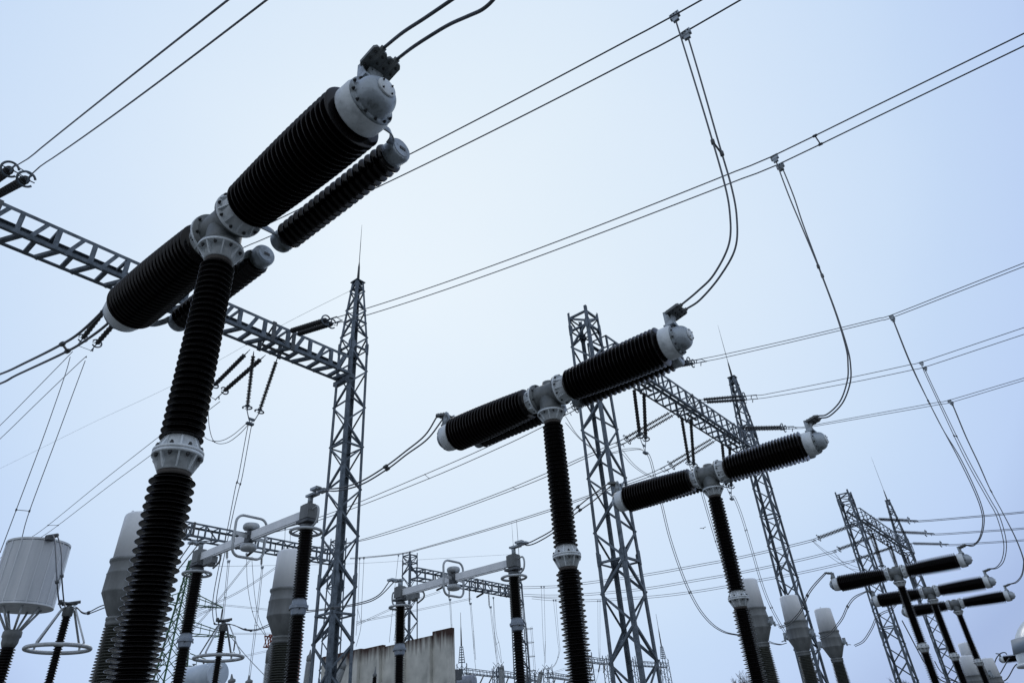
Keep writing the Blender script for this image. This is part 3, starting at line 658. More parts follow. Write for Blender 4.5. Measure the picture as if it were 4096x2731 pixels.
G2W = {32.2: ([(2857, 1425), (3200, 1350), (3356, 1311), (3565, 1261), (3745, 1195), (4096, 1053)], [(2868, 1436), (3200, 1360), (3400, 1311), (3570, 1270), (3748, 1201), (4096, 1066)], 'upper'),
       38.4: ([(3046, 1580), (3200, 1549), (3400, 1511), (3685, 1448), (3857, 1394), (4096, 1310)], [(3052, 1592), (3200, 1567), (3400, 1531), (3699, 1468), (3866, 1413), (4096, 1337)], 'middle'),
       44.7: ([(3207, 1709), (3286, 1692), (3500, 1655), (3797, 1600), (3952, 1557), (4096, 1511)], [(3209, 1713), (3286, 1699), (3500, 1663), (3808, 1608), (3955, 1564), (4096, 1521)], 'lower')}
for X, (a, c, nm) in G2W.items():
    k = {32.2: 4, 38.4: 4, 44.7: 4}[X]
    wire(f'{nm} of the three wire pairs leaving the middle gantry to the right edge', [tapwire(X-.2, a[:k], a[k-1:], st=E2[X][0]), tapwire(X+.2, c[:k], c[k-1:], st=E2[X][1])], .018, (.78,), k=2)
for X, uv, nm in ((79.5, [(3640, 2081), (3697, 2080), (3900, 2063), (4096, 2045), (4400, 2010)], 'upper'), (87, [(3708, 2132), (3762, 2133), (3900, 2124), (4096, 2110), (4400, 2080)], 'middle'), (95, [(3768, 2175), (3815, 2176), (3900, 2170), (4096, 2157), (4400, 2130)], 'lower')):
    wire(f'{nm} thin wire pair leaving the far right gantry to the right edge', [PX(X-.25, *uv), PX(X+.25, *[(u, v+5) for u, v in uv])], .03)
# droppers to the breakers
def term(i, s, dx): 
    x, y = BR[i][1]; t = TN if s < 0 else TP; return V((x+t.x+dx, y+t.y, t.z))
S = 1.7415
wire('two thick cables arching from the nearest breaker up out of the top edge', [[term(0, -1, -.085)]+PX(2.46, (1611, 131), (1698, 74), (1807, 0), (1880, -50)), [term(0, -1, .085)]+PX(2.63, (1655, 187), (1742, 131), (1803, 96), (1873, 65), (1929, 39), (1973, 0), (2005, -50))], .0165, seg=10, cat='cable', name='jumper_cable')
wire('pair of cables dropping from the top centre wires to the second breaker', [PX(8.7, (2698, 62), (2703, 83), (2770, 300), (2835, 514), (2895, 723), (2919, 850), (2916, 975), (2856, 1097), (2790, 1165))+[term(1, -1, -.085)],
     PX(8.86, (2743, 132), (2752, 150), (2810, 345), (2873, 566), (2925, 745), (2947, 871), (2941, 993), (2880, 1105), (2802, 1197))+[term(1, -1, .085)]], .0165, (3.3/9,), True, 'cable', 'dropper_cable', 8)
wire('pair of cables dropping from the long wires to the third breaker in a right-hand curve', [PX(14.84, (3097, 628), (3101, 637), (3152, 775), (3204, 900), (3273, 1066), (3343, 1253), (3384, 1390), (3392, 1459), (3389, 1522), (3361, 1603), (3310, 1655))+[term(2, -1, -.085)],
     PX(15.0, (3120, 662), (3130, 674), (3175, 786), (3213, 900), (3289, 1103), (3345, 1253), (3389, 1390), (3402, 1459), (3401, 1528), (3372, 1608), (3320, 1662))+[term(2, -1, .085)]], .0165, (4/11,), True, 'cable', 'dropper_cable', 8)
DR = {3: ([(3565, 1264), (3573, 1284), (3648, 1471), (3751, 1677), (3831, 1827), (3894, 1957), (3925, 2041), (3930, 2097), (3916, 2153), (3890, 2178)], [(3570, 1273), (3578, 1290), (3653, 1475), (3757, 1690), (3839, 1827), (3902, 1957), (3932, 2041), (3936, 2097), (3921, 2153), (3893, 2182)], 'first', .27),
      4: ([(3685, 1450), (3692, 1475), (3751, 1603), (3857, 1827), (3947, 1990), (3986, 2063), (4014, 2165), (4009, 2232), (3985, 2267)], [(3699, 1470), (3705, 1488), (3762, 1610), (3868, 1827), (3958, 1990), (3998, 2063), (4025, 2165), (4017, 2238), (3990, 2270)], 'second', .3),
      5: ([(3797, 1602), (3811, 1623), (3860, 1740), (3912, 1850), (3956, 1948), (4009, 2047), (4060, 2148), (4090, 2226), (4093, 2260), (4085, 2299), (4064, 2325)], [(3806, 1610), (3817, 1630), (3866, 1748), (3917, 1856), (3960, 1954), (4013, 2053), (4063, 2150), (4093, 2228), (4096, 2262), (4088, 2302), (4067, 2328)], 'third', .38)}
for i, (a, c, nm, f) in DR.items():
    X = BR[i][1][0]; wire(f'{nm} pair of cables dropping along the right edge to the far row of breakers', [PX(X-.08, *a)+[term(i, -1, -.085)], PX(X+.12, *c)+[term(i, -1, .085)]], .018, (f,), True, 'cable', 'dropper_cable')
# jumpers on the left side of the breakers
def dterm(x, y, z, dx): return V((x+dx, y, z))
wire('two thick cables sagging from the nearest breaker to the left edge', [[term(0, 1, -.085)]+PX(2.45, (429, 1225), (316, 1333), (224, 1389), (102, 1450), (0, 1496), (-150, 1540)), [term(0, 1, .085)]+PX(2.64, (444, 1282), (332, 1368), (240, 1419), (66, 1500), (0, 1534), (-150, 1585))], .019, (.46,), cat='cable', name='jumper_cable', seg=10, spr=.036)
wire('two cables sagging from the second breaker to the nearer disconnector', [[term(1, 1, -.085)]+PX(8.68, (1700, 1740), (1620, 1806), (1542, 1865), (1442, 1925), (1350, 1952))+[V((8.66, 12.5, 7.08))], [term(1, 1, .085)]+PX(8.85, (1710, 1755), (1625, 1818), (1550, 1875), (1445, 1937), (1350, 1962))+[V((8.86, 12.5, 7.08))]], .0165, (.5,), cat='cable', name='jumper_cable', spr=.036)
wire('two cables sagging from the third breaker to the farther disconnector', [[term(2, 1, -.085)]+PX(14.82, (2359, 1987), (2295, 2040), (2219, 2112), (2148, 2154), (2105, 2172))+[V((14.8, 11.58, 6.7))], [term(2, 1, .085)]+PX(15.0, (2375, 2001), (2301, 2054), (2219, 2125), (2148, 2168), (2108, 2180))+[V((15.0, 11.58, 6.7))]], .0165, (.3,), cat='cable', name='jumper_cable', spr=.036)
wire('two cables from the left end of the nearer disconnector going down behind the column', [[V((8.66, 18.0, 7.08))]+PX(8.66, (694, 2270), (640, 2330))+[V((8.8, 20.85, 6.6))], [V((8.86, 18.0, 7.08))]+PX(8.86, (687, 2308), (645, 2350))+[V((8.9, 20.85, 6.6))]], .0165, cat='cable', name='jumper_cable')
wire('two cables from the left end of the farther disconnector sagging to the left tower', [[V((14.8, 16.95, 6.68))]+PX(14.8, (1512, 2380), (1432, 2411), (1300, 2433), (1235, 2440))+[V((14.9, 21.7, 6.55))], [V((15.0, 16.95, 6.68))]+PX(15.0, (1512, 2388), (1438, 2416), (1305, 2437), (1236, 2446))+[V((14.98, 21.7, 6.5))]], .0165, (.55,), cat='cable', name='jumper_cable', spr=.036)
ce = V((8.85, 22.9, 6.55))
wire('short looped cables joining the left ringed insulator to the tall transformer', [PX(8.75, (440, 2412), (400, 2424), (354, 2447), (329, 2447), (303, 2426), (275, 2429)), PX(8.9, (445, 2420), (410, 2432), (354, 2453), (329, 2450), (310, 2433), (280, 2432))], .0165, (.4,), cat='cable', name='jumper_cable', spr=.036)
wire('short looped cables joining the right ringed insulator to the tall transformer', [PX(14.8, (1081, 2493), (1028, 2515), (981, 2515), (949, 2504), (912, 2493), (893, 2497)), PX(15.0, (1085, 2500), (1028, 2519), (981, 2519), (935, 2498), (905, 2497))], .0165, (.4,), cat='cable', name='jumper_cable', spr=.036)
wire('two vertical cables in front of the slatted drum', [PX(7.9, (205, 2146), (214, 2144), (221, 2186), (228, 2326))+PX(8.4, (236, 2405), (243, 2430)), PX(8.1, (212, 2146), (230, 2144), (245, 2210), (247, 2303))+PX(8.5, (255, 2400), (262, 2430))], .022, (.6,), cat='cable', name='jumper_cable', spr=.06)
# lines on the far side of the near gantry
wire('pair of wires slanting to the left edge from the strings under the nearest breaker', [PX(8.55, (290, 1405), (272, 1425), (130, 1570), (0, 1701), (-200, 1890)), PX(8.95, (345, 1430), (328, 1440), (160, 1600), (0, 1755), (-200, 1940))], .017)
wire('pair of droppers curving down to the slatted drum at the left edge', [PX(8.5, (281, 1427), (257, 1509), (167, 1766), (65, 2038), (0, 2210)), PX(8.9, (341, 1442), (290, 1579), (221, 1766), (118, 2043), (86, 2156))], .017, (.75,))
wire('pair of wires running down left behind the nearest breaker column', [PX(14.0, (838, 1585), (643, 1740), (420, 1915), (192, 2100), (114, 2155), (0, 2231)), PX(14.5, (880, 1605), (609, 1815), (440, 1940), (232, 2100), (154, 2154), (0, 2252))], .017, (.62,))
wire('pair of droppers hanging from the V strings to the right ringed insulator', [[yC]+PX(14.6, (990, 1712), (955, 1900), (941, 1953), (907, 2128), (870, 2292), (851, 2409), (856, 2488), (880, 2497)), [yC+V((.15, 0, 0))]+PX(14.9, (1004, 1712), (970, 1900), (954, 1961), (928, 2075), (877, 2324), (864, 2430), (874, 2494), (885, 2498))], .0165, (.32, .9))
wire('slack loop of wires under the near beam left of the hanging strings', [PX(14.0, (833, 1640), (838, 1712), (858, 1766), (904, 1771), (955, 1738))+[yC], PX(14.5, (800, 1715), (828, 1755), (879, 1763), (930, 1740))+[yC+V((-.1, 0, 0))]], .016, (.4,))
# lines going left from the middle gantry
a, c = L2[0]; wire('upper pair of wires passing under the second breaker toward the left tower', [[a]+PX(32.0, (2150, 1694), (1894, 1812), (1731, 1883), (1446, 2004), (1304, 2058), (1200, 2094), (1103, 2118), (1060, 2126)), [c]+PX(32.4, (2160, 1712), (2020, 1780), (1755, 1897), (1446, 2020), (1304, 2070), (1200, 2104), (1105, 2126), (1060, 2134))], .026, (.4,))
a, c = L2[1]; wire('middle pair of wires crossing behind the second breaker column', [[a]+PX(38.2, (2338, 1824), (2166, 1900), (1968, 1981), (1700, 2077), (1435, 2160), (1300, 2182), (1220, 2196)), [c]+PX(38.6, (2338, 1834), (2175, 1910), (1985, 1984), (1700, 2087), (1468, 2157), (1300, 2186), (1220, 2200))], .027, (.38, .82))
a, c = L2[2]; wire('lower pair of wires crossing behind the second breaker column to the back gantry', [[a]+PX(44.5, (2581, 1900), (2359, 1979), (2169, 2046), (1888, 2133), (1676, 2194), (1597, 2213), (1456, 2227), (1400, 2231)), [c]+PX(44.9, (2585, 1910), (2359, 1986), (2180, 2050), (1890, 2138), (1690, 2194), (1612, 2214), (1456, 2231), (1400, 2234))], .028, (.35, .72))
for X, uv, nm in ((79.5, [(3262, 2153), (3172, 2176), (2949, 2227), (2800, 2255), (2576, 2295), (2327, 2329), (2243, 2340), (1973, 2348)], 'upper'),
                  (87, [(3345, 2199), (3190, 2237), (2961, 2285), (2800, 2313), (2576, 2350), (2335, 2373), (2200, 2378), (2095, 2375)], 'middle'),
                  (95, [(3420, 2237), (3206, 2285), (3009, 2321), (2800, 2358), (2592, 2383), (2338, 2397), (2200, 2392), (2127, 2385)], 'lower')):
    wire(f'{nm} thin wire pair crossing low behind the right towers to the left', [PX(X-.2, *uv), PX(X+.2, *[(u, v+8) for u, v in uv])], .032, (.35,))
# droppers under the middle gantry
for i, (yk, uv, nm) in enumerate(((Y2[0], [(2586, 1813), (2600, 1844), (2618, 1916), (2645, 2024), (2677, 2154), (2730, 2308), (2783, 2419), (2836, 2488), (2889, 2525), (2942, 2538), (2975, 2540)], 'left, sweeping to the half hidden transformer'),
                                  (Y2[1], [(2795, 1925), (2807, 1979), (2857, 2149), (2885, 2237), (2930, 2380), (2990, 2500), (3064, 2561), (3114, 2577), (3140, 2572)], 'middle, passing behind the third breaker column'),
                                  (Y2[2], [(2925, 1985), (2936, 1995), (2963, 2064), (3000, 2186), (3041, 2325), (3082, 2430), (3146, 2543), (3190, 2590), (3235, 2603), (3275, 2600)], 'right, ending at the rightmost white transformer'))):
    X = (32.2, 38.4, 44.7)[i]
    wire(f'pair of droppers under the middle gantry, {nm}', [[yk]+PX(X-.15, *uv), [yk]+PX(X+.15, *[(u+7, v-2) for u, v in uv])], .018, (.35, .6))
wire('slack jumper between the V strings and the strings left of the stub-topped tower', [[Y2[0]]+PX(32.1, (2557, 1794), (2500, 1795), (2440, 1810), (2380, 1800), (2320, 1755), (2262, 1690)), [Y2[0]]+PX(32.4, (2557, 1797), (2500, 1803), (2440, 1812), (2370, 1790), (2310, 1740), (2262, 1665))], .018)
wire('slack jumper hanging right of the stub-topped tower', [PX(38.2, (2490, 1800), (2540, 1860), (2600, 1900), (2660, 1908), (2740, 1905)), PX(38.6, (2485, 1810), (2535, 1865), (2600, 1906), (2660, 1912), (2740, 1900))], .018)
for i, uv, nm in ((3, [(3114, 2506), (3154, 2490), (3202, 2438), (3227, 2378), (3255, 2337)], 'half hidden white transformer to the highest far breaker'), (4, [(3275, 2551), (3315, 2531), (3363, 2474), (3388, 2422), (3416, 2386)], 'middle white transformer to the middle far breaker'), (5, [(3416, 2579), (3452, 2559), (3484, 2510), (3504, 2466), (3530, 2447), (3560, 2434)], 'rightmost white transformer to the lowest far breaker')):
    X = BR[i][1][0]; wire('double cable curving from the '+nm, [PX(X-.08, *uv)+[term(i, 1, -.085)], PX(X+.1, *[(u+5, v+5) for u, v in uv])+[term(i, 1, .085)]], .02, (.6,), cat='cable', name='jumper_cable', spr=.036)
wire('slack wires hanging left of the far right gantry, longer loop', [PX(79, (3251, 2165), (3307, 2215), (3363, 2254), (3408, 2274), (3470, 2282)), PX(79.5, (3255, 2165), (3300, 2200), (3363, 2240), (3430, 2268), (3470, 2275))], .022)
wire('slack wires hanging left of the far right gantry, shorter loop', [PX(87, (3335, 2207), (3385, 2263), (3442, 2294), (3480, 2310))], .022)
for uv, nm in (([(3957, 2683), (3975, 2657), (3986, 2630), (4002, 2612), (4019, 2608), (4028, 2616)], 'upper'), ([(3971, 2712), (3997, 2696), (4013, 2671), (4030, 2641), (4038, 2630)], 'middle'), ([(3991, 2727), (4019, 2720), (4035, 2704), (4055, 2668), (4068, 2653)], 'lowest')):
    wire(f'{nm} of three short looping cables left of the white helmet', [PX(74, *uv)], .045, (.45,) if False else (), cat='cable', name='jumper_cable')
wire('cable curving down from the highest far breaker toward its column foot', [PX(45, (3608, 2480), (3640, 2540), (3680, 2617), (3700, 2650), (3760, 2715), (3800, 2731))], .03, cat='cable', name='jumper_cable')
wire('low slack cable crossing behind the far breaker columns', [PX(55, (3738, 2642), (3760, 2680), (3790, 2705), (3810, 2716), (3830, 2725)), PX(55, (3765, 2705), (3785, 2715), (3810, 2720), (3840, 2728))], .03, cat='cable', name='jumper_cable')
# shield wires
wire('single thin shield wire running from the left tower top to the left edge', [[V((18.9, 25.6, 24.9))]+PX(19.1, (1110, 1310), (700, 1536), (350, 1700), (0, 1873), (-150, 1940))], .009, cat='wire', name='shield_wire')
wire('faint shield wire crossing low behind the left tower', [PY(58, (700, 2265), (1000, 2262), (1432, 2252), (1700, 2236), (2031, 2217))], .014, cat='wire', name='shield_wire')
# background droppers and lines
BG = [([(1594, 2218), (1578, 2361), (1567, 2467), (1557, 2568)], 'right pair above the concrete wall', [(1612, 2213), (1605, 2350), (1590, 2470), (1575, 2560)]),
      ([(1439, 2231), (1432, 2419), (1424, 2540)], 'just right of the left tower', [(1456, 2229), (1447, 2419), (1443, 2509), (1424, 2584)]),
      ([(1798, 2395), (1803, 2483), (1814, 2631), (1827, 2700)], 'first left of the slender mast', [(1802, 2395), (1807, 2483), (1812, 2620)]),
      ([(1880, 2411), (1888, 2509), (1899, 2637), (1904, 2679)], 'right of the slender mast', [(1884, 2411), (1893, 2509), (1903, 2637)]),
      ([(1960, 2425), (1970, 2515), (1989, 2658), (1993, 2690)], 'left of the grey bushing', [(1964, 2425), (1975, 2515), (1994, 2658)]),
      ([(1973, 2388), (1978, 2520), (1990, 2590), (2004, 2650)], 'ending on the grey bushing', [(1974, 2388), (1984, 2520), (1998, 2580), (2007, 2650)]),
      ([(2165, 2345), (2172, 2547), (2178, 2640), (2172, 2731)], 'right of the ladder cage', [(2176, 2345), (2181, 2547), (2182, 2650)]),
      ([(2214, 2398), (2230, 2557), (2235, 2605), (2217, 2658), (2174, 2676)], 'curling left beside the second breaker column', [(2223, 2398), (2236, 2557), (2239, 2605), (2217, 2662), (2176, 2676)]),
      ([(2391, 2401), (2393, 2578), (2397, 2668), (2383, 2731)], 'behind the stub-topped tower', [(2400, 2401), (2400, 2578), (2400, 2668)]),
      ([(1047, 2266), (1023, 2472), (994, 2711)], 'left of the tall white dome', [(1052, 2266), (1030, 2472), (1000, 2711)]),
      ([(912, 2242), (899, 2372), (888, 2488)], 'between the ringed insulator and the disconnector', [(918, 2242), (905, 2372), (893, 2488)]),
      ([(986, 2213), (991, 2345), (1018, 2472), (1063, 2544)], 'bowing toward the red crane jib', [(1007, 2229), (1018, 2372), (1034, 2462), (1066, 2544)]),
      ([(1141, 2112), (1138, 2180), (1135, 2195)], 'short, hidden by the tall white dome', [(1162, 2117), (1160, 2180), (1158, 2195)]),
      ([(1800, 2860), (1804, 2880)], '', None)]
for a, nm, c in BG[:-1]:
    wire('thin background dropper pair, '+nm, [PY(56, *a)]+([PY(56, *c)] if c else []), .02, (.6,), True)
for uv, nm, Y in (([(1005, 2229), (880, 2387), (785, 2499), (700, 2600)], 'steepest, from the drums toward the green pylon', 60), ([(1111, 2260), (991, 2342), (875, 2403), (753, 2451)], 'gentler, from the white dome toward the green pylon', 60), ([(870, 2414), (980, 2425), (1100, 2437)], 'level, right from the upper pylon arm', 90),
                  ([(928, 2530), (1010, 2531), (1110, 2529)], 'level, right from the lower pylon arm', 90), ([(973, 2621), (1030, 2608), (1110, 2590)], 'rising right behind the wide ring', 90), ([(917, 2536), (980, 2615), (1060, 2700)], 'falling right of the wide ring', 90),
                  ([(1425, 2495), (1597, 2418), (1760, 2362)], 'rising right over the concrete wall', 62), ([(1425, 2485), (1650, 2440), (1885, 2390)], 'flat line over the concrete wall', 62), ([(860, 2430), (730, 2465), (640, 2480)], 'short line behind the left disconnector post', 90), ([(620, 2620), (700, 2520), (860, 2420)], 'crossing the green pylon', 80),
                  ([(2184, 2695), (2260, 2670), (2364, 2640)], 'faint near the bottom centre', 120), ([(2180, 2710), (2300, 2690), (2420, 2670)], 'faint lowest near the bottom centre', 120)):
    wire('thin background wire, '+nm, [PY(Y, *uv), PY(Y, *[(u+2, v+5) for u, v in uv])], .02 if Y < 100 else .03, cat='wire')

# ------------------------------------------------------------------ background structures
# concrete fire wall
wx = 34.0
wtop = [(1422, 2602), (1443, 2589), (1530, 2570), (1581, 2562), (1623, 2545), (1727, 2525), (1729, 2512), (1803, 2508)]
P0 = onX(1805, 2508, wx); P1 = onX(1380, 2612, wx); zt_ = P0.z
cw = bpy.data.materials.new('stained_concrete'); cw.use_nodes = True; t = cw.node_tree; bs = t.nodes['Principled BSDF']; bs.inputs['Roughness'].default_value = .9
tc_ = t.nodes.new('ShaderNodeTexCoord'); mp = t.nodes.new('ShaderNodeMapping'); mp.inputs['Scale'].default_value = (4, 4, .25); t.links.new(tc_.outputs['Object'], mp.inputs[0])
n1 = t.nodes.new('ShaderNodeTexNoise'); n1.inputs['Scale'].default_value = 1.1; n1.inputs['Detail'].default_value = 7; t.links.new(mp.outputs[0], n1.inputs[0])
n0 = t.nodes.new('ShaderNodeTexNoise'); n0.inputs['Scale'].default_value = .8; n0.inputs['Detail'].default_value = 8; t.links.new(tc_.outputs['Object'], n0.inputs[0])
r0 = t.nodes.new('ShaderNodeValToRGB'); r0.color_ramp.elements[0].color = (.36, .365, .34, 1); r0.color_ramp.elements[1].color = (.66, .66, .61, 1); r0.color_ramp.elements[0].position = .3; r0.color_ramp.elements[1].position = .7; t.links.new(n0.outputs[0], r0.inputs[0])
sx = t.nodes.new('ShaderNodeSeparateXYZ'); t.links.new(tc_.outputs['Object'], sx.inputs[0])
mr = t.nodes.new('ShaderNodeMapRange'); mr.inputs[1].default_value = zt_-2.2; mr.inputs[2].default_value = zt_; t.links.new(sx.outputs[2], mr.inputs[0])
mm = t.nodes.new('ShaderNodeMath'); mm.operation = 'ADD'; t.links.new(mr.outputs[0], mm.inputs[0]); t.links.new(n1.outputs[0], mm.inputs[1])
r1 = t.nodes.new('ShaderNodeMapRange'); r1.inputs[1].default_value = 1.02; r1.inputs[2].default_value = 1.42; t.links.new(mm.outputs[0], r1.inputs[0])
mx = t.nodes.new('ShaderNodeMix'); mx.data_type = 'RGBA'; t.links.new(r1.outputs[0], mx.inputs[0]); t.links.new(r0.outputs[0], mx.inputs[6]); mx.inputs[7].default_value = (.05, .026, .02, 1); t.links.new(mx.outputs[2], bs.inputs['Base Color'])
WL = thing('concrete_wall', 'tall weathered concrete fire wall with rust brown streaks under its stepped top', 'wall', (wx, (P0.y+P1.y)/2, 0)); wo = WL.location.copy()
y0 = P0.y; y1 = P0.y + (P1.y-P0.y)*1.25
off0 = (wo[0], wo[1], 0)
stp = [(y0, onX(1729, 2512, wx).y, zt_), (onX(1729, 2512, wx).y, onX(1623, 2540, wx).y, zt_-.22), (onX(1623, 2540, wx).y, onX(1530, 2565, wx).y, zt_-.28), (onX(1530, 2565, wx).y, onX(1443, 2589, wx).y, zt_-.12), (onX(1443, 2589, wx).y, y1, zt_-.05)]
for i, (ya, yb, zz) in enumerate(stp):
    b = MB(); b.box((wx+.15+.012*(i % 2), (ya+yb)/2, zz/2), .3, yb-ya-.02, zz); b.build('wall_panel', cw, WL, off0)
for i, (ya, yb, zz) in enumerate(stp):
    b = MB(); b.box((wx-.1, ya+.12+.02, (zz-.05)/2), .26, .24, zz-.05); b.build('pilaster', cw, WL, off0)
b = MB()
for z in (1.5, 2.6, 3.7, 4.8):
    if z < zt_-.4: b.box((wx-.004, (y0+y1)/2, z), .02, abs(y1-y0), .03)
b.build('formwork_line', 'grout', WL, off0)

# green pylon
pt = onY(745, 2360, 120); pyx = pt.x
zl = [onY(725, 2417, 120).z, onY(692, 2533, 120).z, onY(650, 2664, 120).z]
GP = thing('transmission_pylon', 'green painted lattice pylon far behind the left disconnector post', 'pylon', (pyx, 120, 0)); po = (pyx, 120, 0)
top = zl[0]+7.5
def pw(z): return .45+(top-z)*.075
for sx_, sy_ in ((-1, -1), (1, -1), (1, 1), (-1, 1)):
    b = MB(); b.bar((pyx+sx_*pw(0), 120+sy_*pw(0), 0), (pyx+sx_*.3, 120+sy_*.3, top), .22, .22); b.build('leg', 'green', GP, po)
b = MB(); z = .5; i = 0
while z < top-1:
    w = pw(z); z2 = min(z+1.7*w, top-.3); w2 = pw(z2)
    for (A, B_) in (((-1, -1), (1, -1)), ((1, -1), (1, 1)), ((1, 1), (-1, 1)), ((-1, 1), (-1, -1))):
        b.bar((pyx+A[0]*w, 120+A[1]*w, z), (pyx+B_[0]*w2, 120+B_[1]*w2, z2), .1, .1); b.bar((pyx+B_[0]*w, 120+B_[1]*w, z), (pyx+A[0]*w2, 120+A[1]*w2, z2), .1, .1)
    z = z2
b.build('bracing', 'green', GP, po)
for z, ll, lr in ((zl[0], 4.6, 7.2), (zl[1], 5.2, 10.5), (zl[2], 4.5, 9.5)):
    for s, ln in ((-1, ll), (1, lr)):
        b = MB(); w = pw(z)
        for yy in (-1, 1): b.bar((pyx+s*w, 120+yy*w, z), (pyx+s*ln, 120, z+.2), .14, .14); b.bar((pyx+s*w, 120+yy*w, z+1.9), (pyx+s*ln, 120, z+.3), .12, .12)
        for k in range(1, 5):
            f = k/5; x = pyx+s*(w+(ln-w)*f); b.bar((x, 120-w*(1-f), z+.04), (x, 120-w*(1-f), z+1.9*(1-f)+.25), .08, .08); b.bar((x, 120-w*(1-f), z), (x, 120+w*(1-f), z), .08, .08)
        b.build('crossarm', 'green', GP, po)
        b = MB(); b.lathe([(0, .05), (.2, .12), (2.0, .12), (2.2, .05)], (pyx+s*ln, 120, z+.1), (0, 0, -1), 8); b.ring((pyx+s*ln, 120, z-2.5), (0, 1, 0), .3, .05, n=14, seg=5); b.build('insulator', 'rubber', GP, po)

# crane jib
c0 = onY(1066, 2562, 110); c1 = onY(1180, 2575, 116)
CJ = thing('crane_jib', 'dark red lattice crane jib poking out left of the white dome', 'crane', c0)
b = MB(); dz = 1.7
for dzz in (0, dz):
    for dy in (-.7, .7): b.bar(c0+V((0, dy, dzz-dz/2)), c1+V((0, dy, dzz-dz/2)), .2, .2)
n = 11
for i in range(n):
    pa = c0.lerp(c1, i/n); pb = c0.lerp(c1, (i+1)/n)
    for dy in (-.7, .7):
        b.bar(pa+V((0, dy, -dz/2)), pb+V((0, dy, dz/2)), .09, .09); b.bar(pb+V((0, dy, -dz/2)), pa+V((0, dy, dz/2)), .13, .13)
    b.bar(pa+V((0, -.7, dz/2)), pb+V((0, .7, dz/2)), .12, .12); b.bar(pa+V((0, -.7, -dz/2)), pb+V((0, .7, -dz/2)), .12, .12)
b.build('jib', 'red', CJ, c0)
b = MB(); b.bar((c1.x+.5, c1.y, 0), (c1.x+.5, c1.y, c1.z+2), 1.2, 1.2); b.build('mast', 'red', CJ, c0)

# oil tanks
def tank(label, disc, rad_px, left, dist_y, m, name='oil_tank'):
    c = onY(*disc, dist_y); dep = (c-CAM).dot(FW); r = rad_px*dep/F
    T = thing(name, label, 'tank', (c.x, c.y, 0)); off = (c.x, c.y, 0); e = onY(*left, dist_y+2.8); ax = V((e.x-c.x, e.y-c.y, 0)).normalized(); Ln = max(2.6, (V((e.x, e.y, 0))-V((c.x, c.y, 0))).length)
    b = MB(); b.lathe([(.12, r), (Ln, r), (Ln+.1, r*.8), (Ln+.12, 0)], c, ax, 48); b.build('shell', m, T, off)
    b = MB(); b.lathe([(-.06, 0), (-.05, r*.5), (0, r*.97), (0, r*1.03), (.1, r*1.03), (.12, r)], c, ax, 48); d = b.build('end_cover', m, T, off)
    b = MB(); x, y, _ = frame(ax); b.lathe([(0, r*.18), (.05, r*.18)], c-ax*.06+V((0, 0, r*.55)), -ax, 20); b.build('oil_gauge', 'paint', T, off)
    b = MB(); b.cyl(c+ax*(Ln*.6)+V((0, 0, -r)), c+ax*(Ln*.75)+V((.8, 0, -r-1.8)), .06, 8)
    for f in (.25, .5, .8): b.cyl(c+ax*Ln*f+V((0, 0, r-.05)), c+ax*Ln*f+V((0, 0, r+.12)), .05, 8); b.cyl(c+ax*Ln*f+V((-.1, 0, r+.1)), c+ax*Ln*f+V((.1, 0, r+.1)), .025, 6)
    b.build('pipework', 'steeldk', T, off)
    b = MB()
    for f in (.15, .85):
        q = c+ax*Ln*f; b.bar((q.x, q.y, 0), (q.x, q.y, c.z-r*.9), .25, .25)
    b.build('support', 'steel', T, off); return T
tank('pale blue horizontal oil tank with round end behind the right ringed insulator', (874, 2694), 47, (745, 2690), 38, 'tank')
tank('small grey oil tank with round gauge at the foot of the concrete wall', (1898, 2722), 24, (1812, 2740), 62, 'tankd')
fl = onY(1832, 2697, 60); b = MB(); FLt = thing('floodlight', 'small square grey floodlight left of the slender mast', 'floodlight', (fl.x, fl.y, 0))
b.box(fl, .9, .4, 1.1); b.build('lamp_head', 'steeldk', FLt, (fl.x, fl.y, 0)); b = MB(); b.cyl((fl.x, fl.y+.4, 0), (fl.x, fl.y+.4, fl.z+.5), .1, 8); b.box((fl.x, fl.y+.25, fl.z), .3, .3, .12); b.build('pole', 'steeldk', FLt, (fl.x, fl.y, 0))

